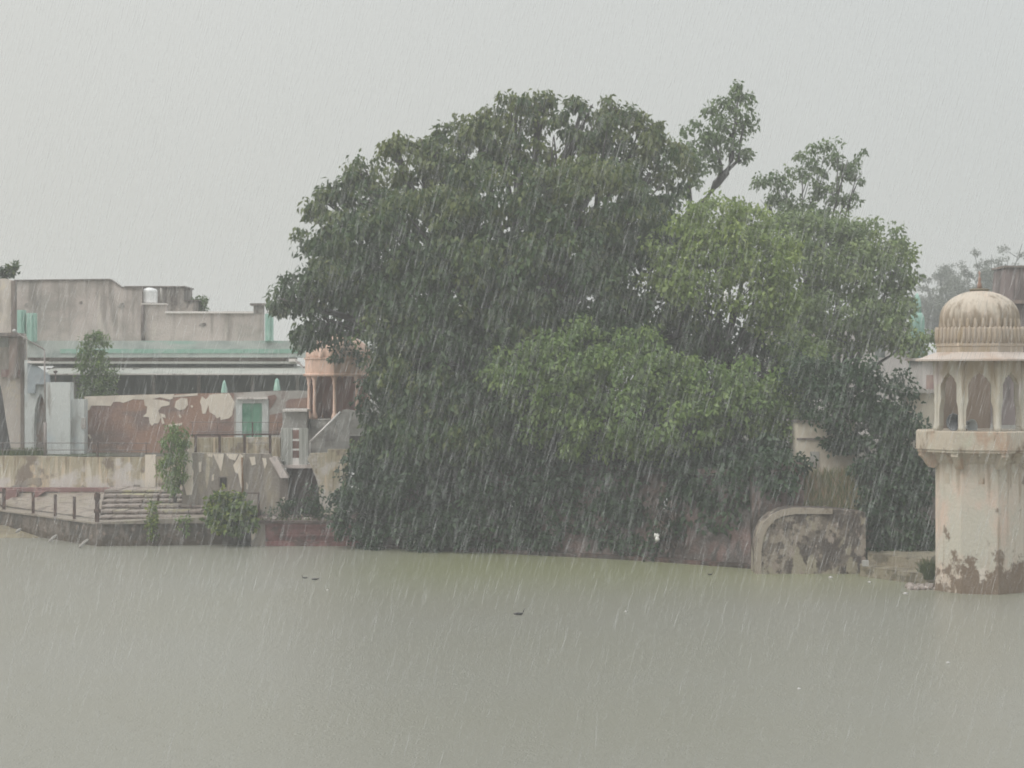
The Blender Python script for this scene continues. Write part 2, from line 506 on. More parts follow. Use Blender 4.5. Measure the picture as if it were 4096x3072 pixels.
mat_bird = M("black_feathers", (0.02, 0.02, 0.022), rough=0.5)
mat_egret = M("white_cloth", (0.75, 0.74, 0.70))
mat_horn = M("dark_grey_horn_metal", (0.075, 0.08, 0.085), rough=0.4)
mat_horn_pale = M("pale_grey_horn_metal", (0.36, 0.38, 0.38), rough=0.4)
mat_lamp = M("galvanised_pole", alb(132, 124, 120), rough=0.5)
mat_rust_pipe = M("rusty_drain_pipe", alb(124, 100, 80))

lf_dark = leaf_mat("dark_pipal_leaf", (0.028, 0.062, 0.020), (0.056, 0.104, 0.032), (0.165, 0.195, 0.058))
lf_shore = leaf_mat("deep_green_leaf", (0.018, 0.044, 0.019), (0.034, 0.072, 0.029), (0.064, 0.115, 0.038))
lf_yellow = leaf_mat("yellow_green_leaf", (0.145, 0.210, 0.058), (0.225, 0.305, 0.080), (0.300, 0.370, 0.096))
lf_right = leaf_mat("soft_green_leaf", (0.135, 0.195, 0.080), (0.205, 0.275, 0.106), (0.280, 0.340, 0.124))
lf_mid = leaf_mat("fresh_green_leaf", (0.094, 0.158, 0.048), (0.150, 0.232, 0.062), (0.215, 0.290, 0.074))
lf_pale = leaf_mat("pale_green_leaf", (0.095, 0.150, 0.060), (0.140, 0.205, 0.080), (0.190, 0.250, 0.100))
lf_lime = leaf_mat("lime_shrub_leaf", (0.045, 0.085, 0.030), (0.10, 0.16, 0.040), (0.26, 0.30, 0.055))
lf_mist = leaf_mat("haze_grey_leaf", (0.19, 0.21, 0.18), (0.23, 0.25, 0.21), (0.28, 0.29, 0.25))  # distance haze painted in: leaf colour lightened and greyed
lf_dry = leaf_mat("dry_straw_grass", (0.13, 0.17, 0.07), (0.28, 0.26, 0.14), (0.46, 0.34, 0.22))
lf_grass = leaf_mat("green_grass", (0.06, 0.085, 0.035), (0.09, 0.12, 0.045), (0.14, 0.16, 0.06))


# ------------------------------------------------------------------ foliage
def leaf_mesh(name, mat, cen, rad, per, size, hang, seed, parent, tint_bias=0.0, flat=0.8, aspect=0.55, csize=None, cbias=None):
    """per leaves in each clump (cen, rad); each leaf a folded rhombus hanging from its stalk"""
    g = np.random.default_rng(seed)
    n = len(cen)
    cen = np.asarray(cen, float)
    rad = np.asarray(rad, float)
    N = n * per
    ci = np.repeat(np.arange(n), per)
    u = g.normal(size=(N, 3))
    u /= np.linalg.norm(u, axis=1)[:, None]
    rr = g.random(N) ** 0.45
    p = cen[ci] + u * (rr * rad[ci])[:, None] * np.array([1, 1, flat])
    t = g.normal(size=(N, 3)) * 0.6 + u * 0.35
    t[:, 2] -= hang
    t /= np.linalg.norm(t, axis=1)[:, None]
    nn = g.normal(size=(N, 3)) * 0.7 + u * 0.8
    nn[:, 2] += 0.35
    w = np.cross(t, nn)
    w /= np.linalg.norm(w, axis=1)[:, None] + 1e-9
    nn = np.cross(w, t)
    Ls = size * (0.65 + 0.7 * g.random(N))
    if csize is not None:
        Ls *= np.asarray(csize)[ci]
    Ws = Ls * aspect
    v = np.empty((N, 4, 3))
    v[:, 0] = p
    v[:, 1] = p + t * (0.42 * Ls)[:, None] + w * (0.5 * Ws)[:, None] + nn * (0.12 * Ls)[:, None]
    v[:, 2] = p + t * Ls[:, None]
    v[:, 3] = p + t * (0.42 * Ls)[:, None] - w * (0.5 * Ws)[:, None] + nn * (0.12 * Ls)[:, None]
    ct = g.normal(0.42 + tint_bias, 0.17, n)
    if cbias is not None:
        ct = ct + cbias
    tint = np.clip(ct[ci] + g.normal(0, 0.14, N), 0, 1).astype(np.float32)
    off = LOC.get(parent, Vector((0, 0, 0))) if parent is not None else Vector((0, 0, 0))
    v = (v.reshape(-1, 3) - np.array(off)).astype(np.float32)
    me = bpy.data.meshes.new(name)
    me.vertices.add(N * 4)
    me.vertices.foreach_set("co", v.ravel())
    me.loops.add(N * 4)
    me.loops.foreach_set("vertex_index", np.arange(N * 4, dtype=np.int32))
    me.polygons.add(N)
    me.polygons.foreach_set("loop_start", np.arange(0, N * 4, 4, dtype=np.int32))
    me.polygons.foreach_set("loop_total", np.full(N, 4, dtype=np.int32))
    a = me.attributes.new("tint", 'FLOAT', 'POINT')
    a.data.foreach_set("value", np.repeat(tint, 4))
    me.update(calc_edges=True)
    me.materials.append(mat)
    o = bpy.data.objects.new(name, me)
    COL.objects.link(o)
    if parent is not None:
        o.parent = parent
    return o


def clumps(ells, per_m2, r0, r1, seed, inner=0.25):
    """clump centres over the shells of ellipsoids (cx, cy, cz, rx, ry, rz)"""
    g = np.random.default_rng(seed)
    C, R = [], []
    E = np.array(ells, float)
    for k, (cx, cy, cz, rx, ry, rz) in enumerate(ells):
        area = 4 * math.pi * (((rx * ry) ** 1.6 + (rx * rz) ** 1.6 + (ry * rz) ** 1.6) / 3) ** (1 / 1.6)
        n = max(4, int(area * per_m2))
        u = g.normal(size=(n, 3))
        u /= np.linalg.norm(u, axis=1)[:, None]
        f = np.where(g.random(n) < inner, 0.35 + 0.4 * g.random(n), 0.78 + 0.24 * g.random(n))
        # lumpy shell
        f *= 1 + 0.10 * np.sin(u[:, 0] * 7 + k) * np.cos(u[:, 2] * 6 + 2 * k)
        p = np.array([cx, cy, cz]) + u * f[:, None] * np.array([rx, ry, rz])
        keep = np.ones(n, bool)
        for j in range(len(ells)):
            if j != k:
                q = (p - E[j, :3]) / E[j, 3:]
                keep &= (q ** 2).sum(1) > 0.42
        p = p[keep]
        C.append(p)
        R.append(r0 + (r1 - r0) * g.random(len(p)))
    return np.concatenate(C), np.concatenate(R)


def ell(px, py, rx, rz, d, depth=None):
    s = d / F
    ry = depth if depth else 0.5 * (rx + rz) * s
    return (X(px, d), d, Z(py, d), rx * s, ry, rz * s)


def limbs(mb, base, ells, r0, seed, fork=0.45):
    """tapered trunk that forks into a limb for every part of the crown"""
    g = random.Random(seed)
    base = Vector(base)
    cs = [Vector(e[:3]) for e in ells]
    mid = sum(cs, Vector()) / len(cs)
    top = base.lerp(mid, fork)
    top.x += g.uniform(-0.4, 0.4)
    k1 = base.lerp(top, 0.5) + Vector((g.uniform(-0.3, 0.3), g.uniform(-0.3, 0.3), 0))
    mb.tube([base + Vector((0, 0, -0.3)), base + Vector((0, 0, 0.5)), k1, top], [r0 * 1.5, r0 * 1.1, r0 * 0.85, r0 * 0.7], 10)
    for c in cs:
        a = top.lerp(base, g.uniform(0.0, 0.35))
        m1 = a.lerp(c, 0.5) + Vector((g.uniform(-0.5, 0.5), g.uniform(-0.5, 0.5), g.uniform(0.1, 0.8)))
        rl = r0 * g.uniform(0.28, 0.45)
        mb.tube([a, m1, c], [rl, rl * 0.6, rl * 0.2], 7)
        ee = ells[cs.index(c)]
        for _ in range(3):
            q = c + Vector((g.uniform(-1, 1) * ee[3], g.uniform(-1, 1) * ee[4], g.uniform(-0.5, 1) * ee[5])) * 0.6
            mb.tube([m1.lerp(c, g.uniform(0.2, 0.9)), q], [rl * 0.3, rl * 0.08], 5)


def tree(name, label, ells, base, mat, seed, per_m2=1.2, r=(0.5, 0.95), per=46, size=0.30, hang=0.8, r0=0.4,
         group=None, bark=None, inner=0.25, tint=0.0, aspect=0.55, cat="tree", flat=0.8, fork=0.45):
    t = thing(name, label, cat, tuple(base), group)
    mb = MB()
    limbs(mb, base, ells, r0, seed, fork)
    mb.build("trunk", bark or mat_bark, t, True)
    c, rr = clumps(ells, per_m2, r[0], r[1], seed, inner)
    leaf_mesh("crown", mat, c, rr, per, size, hang, seed + 1, t, tint, flat, aspect)
    return t


# ------------------------------------------------------------------ ground and water
def poly_line_ground(name, bound, yfar, z, mat):
    mb = MB()
    for (x0, y0), (x1, y1) in zip(bound, bound[1:]):
        if x1 - x0 > 1e-6:
            mb.add([(x0, y0, z), (x1, y1, z), (x1, yfar, z), (x0, yfar, z)], [(0, 1, 2, 3)])
    return struct(mb.build(name, mat))


GZ = 3.62
poly_line_ground("ground", [(-300, 98.4), (-15.9, 98.4), (-15.9, 91.9), (-11.0, 91.9), (-11.0, 94.0), (-9.6, 94.0),
                            (-9.6, 91.4), (-7.6, 91.4), (-7.6, 88.2), (0.5, 84.9), (7.0, 80.4), (10.4, 78.6),
                            (300, 78.6)], 600, GZ, mat_ground)

wm = bpy.data.materials.new("rain_beaten_pond_water")
wm.use_nodes = True
t = wm.node_tree
b = t.nodes["Principled BSDF"]
geo = t.nodes.new("ShaderNodeNewGeometry")
rp = t.nodes.new("ShaderNodeMix")
rp.data_type = 'RGBA'
no = t.nodes.new("ShaderNodeTexNoise")
mp = t.nodes.new("ShaderNodeMapping")
mp.inputs["Scale"].default_value = (0.05, 0.13, 0.1)
t.links.new(geo.outputs["Position"], mp.inputs["Vector"])
t.links.new(mp.outputs[0], no.inputs["Vector"])
no.inputs["Scale"].default_value = 1.0
no.inputs["Detail"].default_value = 4
rp.inputs[6].default_value = (0.236, 0.231, 0.190, 1)
rp.inputs[7].default_value = (0.240, 0.236, 0.200, 1)
mr = t.nodes.new("ShaderNodeMapRange")
mr.inputs["From Min"].default_value = 0.35
mr.inputs["From Max"].default_value = 0.65
t.links.new(no.outputs[0], mr.inputs["Value"])
t.links.new(mr.outputs[0], rp.inputs["Factor"])
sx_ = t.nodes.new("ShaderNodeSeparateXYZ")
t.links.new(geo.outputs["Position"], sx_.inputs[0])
refl_y = t.nodes.new("ShaderNodeMapRange")                # tree reflection painted as greener water colour, stronger towards the bank
refl_y.interpolation_type = 'SMOOTHSTEP'
refl_y.inputs["From Min"].default_value = 63
refl_y.inputs["From Max"].default_value = 79
refl_y.inputs["To Max"].default_value = 0.85
t.links.new(sx_.outputs["Y"], refl_y.inputs["Value"])
refl_x = t.nodes.new("ShaderNodeMapRange")
refl_x.interpolation_type = 'SMOOTHSTEP'
refl_x.inputs["From Min"].default_value = -9.5
refl_x.inputs["From Max"].default_value = -2
t.links.new(sx_.outputs["X"], refl_x.inputs["Value"])
refl_mask = t.nodes.new("ShaderNodeMath")
refl_mask.operation = 'MULTIPLY'
t.links.new(refl_y.outputs[0], refl_mask.inputs[0])
t.links.new(refl_x.outputs[0], refl_mask.inputs[1])
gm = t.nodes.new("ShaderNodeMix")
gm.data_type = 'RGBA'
t.links.new(refl_mask.outputs[0], gm.inputs["Factor"])
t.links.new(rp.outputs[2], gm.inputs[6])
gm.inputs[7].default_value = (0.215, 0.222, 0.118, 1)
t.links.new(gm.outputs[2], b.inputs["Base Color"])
b.inputs["Roughness"].default_value = 0.30
b.inputs["IOR"].default_value = 1.33
n1 = t.nodes.new("ShaderNodeTexNoise")
n1.inputs["Scale"].default_value = 5.5
n1.inputs["Detail"].default_value = 5
n1.inputs["Roughness"].default_value = 0.7
t.links.new(geo.outputs["Position"], n1.inputs["Vector"])
bp = t.nodes.new("ShaderNodeBump")
bp.inputs["Strength"].default_value = 0.5
bp.inputs["Distance"].default_value = 0.05
vo = t.nodes.new("ShaderNodeTexVoronoi")              # rings where the drops strike
vo.inputs["Scale"].default_value = 2.6
t.links.new(geo.outputs["Position"], vo.inputs["Vector"])
r1 = t.nodes.new("ShaderNodeMath")
r1.operation = 'MULTIPLY'
r1.inputs[1].default_value = 34.0
t.links.new(vo.outputs["Distance"], r1.inputs[0])
r2 = t.nodes.new("ShaderNodeMath")
r2.operation = 'SINE'
t.links.new(r1.outputs[0], r2.inputs[0])
r3 = t.nodes.new("ShaderNodeMapRange")
r3.inputs["From Min"].default_value = 0.0
r3.inputs["From Max"].default_value = 0.45
r3.inputs["To Min"].default_value = 0.35
r3.inputs["To Max"].default_value = 0.0
t.links.new(vo.outputs["Distance"], r3.inputs["Value"])
r4 = t.nodes.new("ShaderNodeMath")
r4.operation = 'MULTIPLY_ADD'
t.links.new(r2.outputs[0], r4.inputs[0])
t.links.new(r3.outputs[0], r4.inputs[1])
t.links.new(n1.outputs[0], r4.inputs[2])
t.links.new(r4.outputs[0], bp.inputs["Height"])
t.links.new(bp.outputs[0], b.inputs["Normal"])
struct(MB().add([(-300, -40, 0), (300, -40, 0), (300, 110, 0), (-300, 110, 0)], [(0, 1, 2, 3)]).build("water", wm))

# earth slope behind the low ghat wall and the ledge near the tower
mb = MB()
g = np.random.default_rng(3)
xs = np.linspace(11.7, 60, 60)
rows = [(76.45, 0.6), (77.0, 1.6), (77.6, 2.5), (78.3, 3.3), (79.3, GZ + 0.02)]
vs = [(x, y, z + (0.12 * g.normal() if 0 < j < 4 else 0)) for j, (y, z) in enumerate(rows) for x in xs]
fs = [(j * 60 + i, j * 60 + i + 1, (j + 1) * 60 + i + 1, (j + 1) * 60 + i) for j in range(4) for i in range(59)]
struct(mb.add(vs, fs).build("earth_slope", mat_earth, None, True))

# ------------------------------------------------------------------ lower terrace on the pond's edge
Cc = Vector((-18.90, 87.0))
Lc = Vector((-25.6, 95.5))
Lf = Cc + (Lc - Cc) * 1.8
tr = thing("stone_terrace", "low pond-side stone terrace with dark rubble front and broad worn steps", "terrace", (-18.9, 90, 0))
mb = MB()
Rr = Vector((X(1003, 88.0), 88.0))
mb.plan([(Cc.x, Cc.y), (Rr.x, Rr.y), (Rr.x, 98.2), (-27.7, 98.2)], -0.6, [1.0, 1.28, 1.28, 1.0])
mb.build("retaining_wall", mat_dark_stone, tr)
mb = MB()
inn = Vector((0.10, 0.10))
mb.plan([(Cc.x - 0.06, Cc.y - 0.08), (Rr.x, Rr.y - 0.08), (Rr.x, 98.1), (-27.8, 98.1)], 1.005, [1.08, 1.36, 1.36, 1.08])
mb.build("paving", mat_terrace_top, tr)
# steps that climb to the wall behind
sx0, sx1 = X(402, 89), X(850, 89)
for k in range(6):
    y0 = 88.35 + k * 1.27
    z0 = 1.10 + k * 0.165
    st, rs = MB(), MB()
    n = 9
    cx = np.linspace(X(396 + 4 * k, y0), sx1, n + 1)
    for i in range(n):
        h = rnd.uniform(-0.02, 0.025)
        yj = y0 + rnd.uniform(-0.07, 0.07)
        st.box(cx[i] + 0.01, cx[i + 1] - rnd.uniform(0.0, 0.07), yj, 97.6, z0 + 0.085, z0 + 0.165 + h)
        rs.box(cx[i], cx[i + 1], yj + 0.05, 97.6, z0 - 0.1, z0 + 0.085)
    rs.build("riser", mat_riser, tr)
    st.build("step", mat_step, tr)
mb = MB()
nin = Vector((0.787, 0.62))
ra, rb_ = Cc + (Lc - Cc) * 0.10 + nin * 0.8, Cc + (Lc - Cc) * 1.16 + nin * 0.8
q0, q1, q2, q3 = (ra.x, ra.y, 1.10), (X(425, 97.6), 97.6, 1.86), (-26.9, 97.6, 1.80), (rb_.x, rb_.y, 1.12)
nn_ = 14
vs = []
for a in range(nn_ + 1):
    for b2 in range(nn_ + 1):
        u_, v_ = a / nn_, b2 / nn_
        p = (Vector(q0) * (1 - u_) + Vector(q3) * u_) * (1 - v_) + (Vector(q1) * (1 - u_) + Vector(q2) * u_) * v_
        stp = 0.06 * (math.floor(v_ * 4.99) - v_ * 5 + 0.5)
        vs.append((p.x, p.y, p.z + stp + rnd.uniform(-0.012, 0.012)))
mb.add(vs, [(a * (nn_ + 1) + b2, (a + 1) * (nn_ + 1) + b2, (a + 1) * (nn_ + 1) + b2 + 1, a * (nn_ + 1) + b2 + 1) for a in range(nn_) for b2 in range(nn_)])
mb.build("ramp", mat_terrace_top, tr)
MB().bpx(-300, 545, 1967, 2040, 97.62, 0.3).build("riser", mat_step, tr)
MB().bpx(-300, 528, 1951, 1967, 97.5, 0.42).bpx(460, 505, 1967.3, 1986, 97.5, 0.3).bpx(240, 282, 1967.3, 1982, 97.5, 0.3).build("red_step", mat_red_step, tr)
MB().bpx(12, 66, 1958, 2000, 96.9, 0.5).build("red_block", mat_red_step, tr)
MB().ppx([(130, 2004), (130, 1966), (178, 1966)], 96.6, 0.8).build("red_wedge", mat_red_step, tr)

mud = MB().add([(-40, 96.5, 0.45), (-25.2, 94.9, 0.34), (-22.6, 91.6, 0.02), (-22.9, 90.9, -0.05), (-40, 92.5, -0.05)], [(4, 3, 2, 1, 0)]).build("mud_shore", mat_mud)
struct(mud)

# posts round its edge
places = [(0.02, 1.42, "rusty iron post at the terrace corner, tallest and thickest of its row", 0.085),
          (0.24, 1.13, "rusty iron post on the terrace edge, first after the corner post", 0.06),
          (0.43, 1.12, "rusty iron post on the terrace edge, second from the corner post", 0.06),
          (0.66, 1.12, "rusty iron post on the terrace edge, third from the corner post", 0.06),
          (0.98, 1.15, "rusty iron post on the terrace edge, farthest from the corner post", 0.07)]
for tt, h, lab, w in places:
    q = Cc + (Lc - Cc) * tt + Vector((0.08, 0.14))
    mb = MB()
    mb.box(q.x - w, q.x + w, q.y - w, q.y + w, 1.0, 1.0 + h)
    if tt < 0.1:
        mb.box(q.x - w * 1.5, q.x + w * 1.5, q.y - w * 1.5, q.y + w * 1.5, 1.5, 1.68)
        mb.box(q.x - w * 1.4, q.x + w * 1.4, q.y - w * 1.4, q.y + w * 1.4, 2.1, 2.36)
    tag(mb.build("railing_post", mat_post), lab, "post", "iron posts along the terrace edge")
for px, y0, y1, d, lab in [(632, 1978, 2030, 91.5, "short rusty post rising from the stone steps behind a small plant"),
                           (1034, 1970, 2070, 88.4, "rusty post with a short crossbar beside the lime green shrub")]:
    mb = MB().bpx(px - 4, px + 4, y0, y1, d, 0.1)
    if px > 1000:
        mb.bpx(px - 60, px - 4.2, y0, y0 + 5, d, 0.06)
    tag(mb.build("railing_post", mat_post), lab, "post", "iron posts along the terrace edge")

# bleached sticks leaning in the water
for (xa, ya, xb, yb, d, lab) in [(316, 2190, 352, 2158, 86.9, "bleached plank leaning out of the water, nearest the terrace corner"),
                                 (196, 2166, 226, 2142, 89.2, "bleached bent plank leaning out of the water below the second terrace post"),
                                 (64, 2130, 82, 2116, 92.2, "short pale stick lying on the mud below the terrace")]:
    a, c2 = P(xa, ya, d - 0.9), P(xb, yb, d - 0.6)
    mb = MB().tube([a, a.lerp(c2, 0.5) + Vector((0.02, 0, 0.03)), c2], [0.05, 0.075, 0.055], 6)
    tag(mb.build("plank", mat_stick), lab, "plank")

# ------------------------------------------------------------------ ochre retaining wall, with its railing and lamp
w = thing("ochre_wall", "ochre streaked retaining wall above the stone terrace", "wall", tuple(P(300, 1950, 98)))
MB().ppx([(-300, 2060), (-300, 1824), (150, 1824), (330, 1829), (560, 1829), (736, 1827), (736, 2060)], 98.0, 0.4).build("wall", mat_yellow, w)
MB().bpx(580, 622, 1819, 1957, 97.9, 0.1).build("pier", mat_cream_patch, w)
pt = MB()
for q in [[(76, 1950), (78, 1938), (92, 1928), (112, 1912), (165, 1912), (168, 1938), (150, 1952), (140, 1938), (118, 1936), (104, 1952)],
          [(36, 1950), (60, 1940), (76, 1936), (74, 1951)], [(430, 1932), (445, 1934), (452, 1944), (440, 1946)],
          [(318, 1950), (330, 1940), (345, 1951)], [(536, 1938), (560, 1940), (556, 1956), (530, 1955)]]:
    pt.ppx(q, 97.985, 0.02)
pt.build("plaster", mat_mid_wall, w)

rl = thing("terrace_railing", "thin two-bar iron railing on top of the ochre wall", "railing", tuple(P(300, 1824, 98.3)))
mb = MB()
for yy in (1771, 1799):
    mb.tube([P(-250, yy, 98.25), P(250, yy + 1, 98.25), P(600, yy + 2, 98.25)], 0.022, 6)
mb.build("rail", mat_rail, rl)
for px, w_ in ((390, 0.055), (585, 0.02), (10, 0.02), (-150, 0.055)):
    MB().tube([P(px, 1832, 98.25), P(px, 1768, 98.25)], w_, 6).build("post", mat_post, rl)

lp = thing("street_lamp", "tall bent lamp pole with a long arm over the whitewashed arch", "lamp", tuple(P(181, 1825, 98.6)))
MB().tube([P(181, 1832, 98.6), P(181, 1690, 98.6)], 0.085, 8).tube([P(181, 1690, 98.6), P(178, 1402, 98.6)], 0.04, 8).build("pole", mat_lamp, lp, True)
MB().tube([P(178, 1402, 98.6), P(172, 1394, 98.6), P(120, 1366, 98.4), P(62, 1328, 98.2)], 0.038, 8).build("arm", mat_lamp, lp, True)
MB().lathe([(0.03, Z(1331, 98.2)), (0.1, Z(1326, 98.2)), (0.1, Z(1322, 98.2)), (0.03, Z(1316, 98.2))], 10, (X(57, 98.2), 98.2)).build("lamp_head", mat_litter, lp, True)

sl = thing("pillar_lamp", "small dark lamp on a thin post above the grey-white pillar", "lamp", tuple(P(222, 1530, 101.4)))
MB().tube([P(222, 1534, 101.4), P(222, 1492, 101.4)], 0.03, 6).build("post", mat_post, sl)
MB().lathe([(0.04, Z(1494, 101.4)), (0.11, Z(1489, 101.4)), (0.12, Z(1485, 101.4)), (0.02, Z(1481, 101.4))], 8, (X(222, 101.4), 101.4)).build("lamp_head", mat_post, sl)

# ------------------------------------------------------------------ building at the picture's edge with balcony slab
bl = thing("balcony_house", "pink-cream house with a balcony slab on brown pillars", "house", tuple(P(0, 1830, 103)))
MB().ppx([(-400, 1336), (-400, 1120), (20, 1114), (50, 1122), (46, 1200), (44, 1336)], 102.0, 0.8).build("upper_wall", mat_pink_cream, bl)
MB().bpx(44, 58, 1122, 1336, 101.9, 0.5).build("corner_strip", mat_brown_pillar, bl)
MB().bpx(-400, 62, 1331, 1345, 101.6, 1.8).build("balcony_slab", mat_coping, bl)
MB().bpx(-400, 98, 1346, 1832, 103.2, 0.6).build("lower_wall", mat_pink_cream, bl)
MB().bpx(36, 64, 1346, 1500, 102.0, 0.5).bpx(30, 66, 1500, 1512, 101.95, 0.6).build("pillar", mat_brown_pillar, bl)
MB().bpx(82, 96, 1358, 1832, 102.6, 0.4).build("pillar", mat_brown_pillar, bl)
MB().bpx(6, 80, 1478, 1508, 103.0, 0.15).build("rose_band", mat_rose, bl)
MB().bpx(-2, 34, 1352, 1388, 103.05, 0.1).build("panel", mat_eave, bl)

tk = thing("leaning_trunk", "thick blackish tree trunk leaning beside the balcony house", "tree trunk", tuple(P(0, 1815, 99.6)))
MB().tube([P(-20, 1835, 99.6), P(2, 1800, 99.6), P(-8, 1690, 99.8), P(-16, 1570, 99.6), P(-50, 1400, 100)], [0.75, 0.55, 0.42, 0.30, 0.18], 10).build("trunk", mat_bark_dark, tk, True)

# ------------------------------------------------------------------ whitewashed arcade
ar = thing("whitewashed_arcade", "blue-white washed arcade with a pointed arch and a stained pillar", "building", tuple(P(200, 1830, 102)))
ap = [(134, 1832), (135, 1700), (139, 1640), (150, 1596), (163, 1571), (174, 1598), (181, 1640), (183, 1832)]
MB().ppx([(98, 1832), (98, 1440), (112, 1440), (112, 1500), (192, 1520), (192, 1832)] + ap[::-1], 102.0, 0.6).build("arch_wall", mat_white, ar)
MB().bpx(120, 195, 1560, 1832, 102.7, 0.2).build("alcove", mat_alcove, ar)
MB().ppx([(110, 1452), (145, 1464), (196, 1500), (196, 1537), (142, 1537), (138, 1574), (110, 1572)], 101.7, 0.25).build("canopy_side", mat_bluegrey, ar)
MB().bpx(110, 178, 1444, 1452, 101.5, 1.0).build("canopy_slab", mat_coping_pale, ar)
MB().bpx(184, 280, 1529, 1832, 101.2, 0.9).build("pillar", mat_white, ar)
MB().bpx(237, 336, 1597, 1832, 101.6, 0.9).build("side_wall", mat_white, ar)
MB().bpx(325, 341, 1671, 1715, 101.5, 0.2).build("spout", mat_grey_wall, ar)

# ------------------------------------------------------------------ peeling red wall with the green door
pw = thing("peeling_wall", "long red mud-plaster wall with peeling cream patches and a green door", "wall", tuple(P(640, 1830, 103)))
MB().ppx([(336, 1834), (336, 1586), (560, 1579), (936, 1571), (936, 1834)], 103.0, 0.45).build("wall", mat_red, pw)
MB().ppx([(936, 1834), (936, 1571), (1100, 1563), (1380, 1563), (1380, 1834)], 102.98, 0.45).build("wall_section", mat_grey_wall, pw)
Q3 = lambda a, b: (a * .31646, 1450 + b * .31646)
Q5 = lambda a, b: (600 + a * .31646, 1550 + b * .31646)
pt = MB()
top = [(338, 1586), (560, 1579.5), (697, 1576)]
low = [Q3(*q) for q in [(2180, 455), (2150, 470), (2020, 440), (1920, 462), (2060, 480), (2145, 500), (2140, 540), (2040, 560), (2000, 610), (2030, 700),
                        (2000, 770), (1950, 770), (1920, 802), (1890, 760), (1880, 690), (1805, 684), (1850, 640), (1862, 560), (1828, 540), (1820, 470),
                        (1680, 465), (1560, 510), (1500, 495), (1430, 500), (1400, 550), (1280, 545), (1150, 545), (1130, 600), (1068, 615)]]
pt.ppx(top + low, 102.975, 0.03)
pt.ppx([Q5(*q) for q in [(310, 250), (326, 175), (395, 130), (470, 140), (480, 220), (440, 272), (370, 290)]], 102.975, 0.03)
pt.ppx([Q5(*q) for q in [(630, 180), (656, 112), (700, 150), (740, 120), (760, 90), (820, 80), (1000, 72), (1036, 130), (1070, 190), (1050, 280), (1040, 350), (1000, 390),
                         (890, 412), (890, 370), (845, 392), (820, 350), (750, 310), (740, 220), (700, 332), (660, 330), (650, 230)]], 102.975, 0.03)
pt.ppx([Q5(*q) for q in [(290, 100), (450, 84), (600, 72), (600, 100), (440, 115), (300, 122)]], 102.975, 0.03)
pt.ppx([Q5(*q) for q in [(510, 235), (528, 222), (546, 240), (530, 258)]], 102.975, 0.03)
pt.ppx([Q5(*q) for q in [(362, 352), (378, 338), (396, 372), (378, 388)]], 102.975, 0.03)
pt.ppx([Q5(*q) for q in [(220, 470), (400, 450), (412, 440), (400, 478), (230, 496)]], 102.975, 0.03)
pt.ppx([Q3(*q) for q in [(2020, 640), (2085, 660), (2095, 705), (2050, 690), (2080, 770), (2050, 785), (2035, 700)]], 102.975, 0.03)
pt.ppx([Q3(*q) for q in [(1080, 915), (1130, 905), (1155, 950), (1140, 970), (1115, 930)]], 102.975, 0.03)
pt.build("plaster", mat_cream_patch, pw)
gp = MB()
gp.ppx([(1142, 1607), (1160, 1597), (1228, 1590), (1300, 1592), (1300, 1632), (1142, 1632)], 102.955, 0.03)
gp.ppx([(1070, 1584), (1100, 1578), (1108, 1590), (1092, 1620), (1078, 1640), (1074, 1610)], 102.955, 0.03)
gp.ppx([(1078, 1660), (1128, 1650), (1135, 1730), (1076, 1735)], 102.955, 0.03)
gp.build("bare_patch", mat_red, pw)
fr = MB().bpx(944, 968, 1600, 1834, 102.9, 0.12).bpx(1048, 1073, 1600, 1834, 102.9, 0.12).bpx(944, 1073, 1598, 1613, 102.88, 0.12)
fr = fr.build("door_frame", mat_white, pw)
MB().bpx(946, 1070, 1590, 1597, 102.7, 0.35).build("lintel", mat_coping_pale, fr)
for k, (a, b2) in enumerate(((968, 1007.4), (1008.6, 1048))):
    dr = MB().bpx(a, b2, 1613, 1834, 102.93, 0.06)
    for q in range(3):
        dr.bpx(a + 6, b2 - 6, 1624 + q * 42, 1658 + q * 42, 102.915, 0.02)
    dr.build("door", mat_door, pw)
for px, yt, lab in [(897, 1521, "turquoise pointed finial on the peeling red wall"), (1108, 1513, "turquoise blunt finial on the grey wall past the green door")]:
    d = 103.2
    r = 0.17 if px < 1000 else 0.19
    zb = Z(1572 if px < 1000 else 1564, d)
    zt = Z(yt, d)
    h = zt - zb
    prof = [(r, zb - 0.03), (r * 0.98, zb + 0.08 * h), (r * 0.86, zb + 0.35 * h), (r * 0.62, zb + 0.68 * h), (r * (0.40 if px < 1000 else 0.5), zb + 0.88 * h), (0.02, zt)]
    tag(MB().lathe(prof, 14, (X(px, d), d)).build("finial", mat_turq, None, True), lab, "finial", "turquoise finials on the wall")

# ------------------------------------------------------------------ long hall behind
lh = thing("long_hall", "long flat-roofed hall with pink plaster upper wall and grey eave", "building", tuple(P(600, 1580, 110)))
MB().ppx([(56, 1364), (56, 1123), (440, 1119), (486, 1151), (567, 1151), (567, 1218), (662, 1218), (662, 1253), (1053, 1253), (1053, 1364)], 110.0, 0.5).build("upper_wall", mat_upper, lh)
MB().ppx([(500, 1310), (500, 1149), (735, 1149), (735, 1204), (790, 1204), (790, 1310)], 112.5, 3.0).build("stair_block", mat_dark_block, lh)
for a, y_, w_, h_ in ((146, 1213, 6, 11), (104, 1220, 8, 9), (322, 1211, 9, 7), (484, 1224, 14, 13), (810, 1299, 16, 8), (748, 1222, 6, 14)):
    MB().ppx([(a - w_, y_ + h_ * .4), (a - w_ * .4, y_ - h_ * .7), (a + w_ * .7, y_ - h_), (a + w_, y_ + h_ * .2), (a + w_ * .2, y_ + h_)], 109.97, 0.03).build("wall_hole", mat_dark_block, lh)
cp = MB()
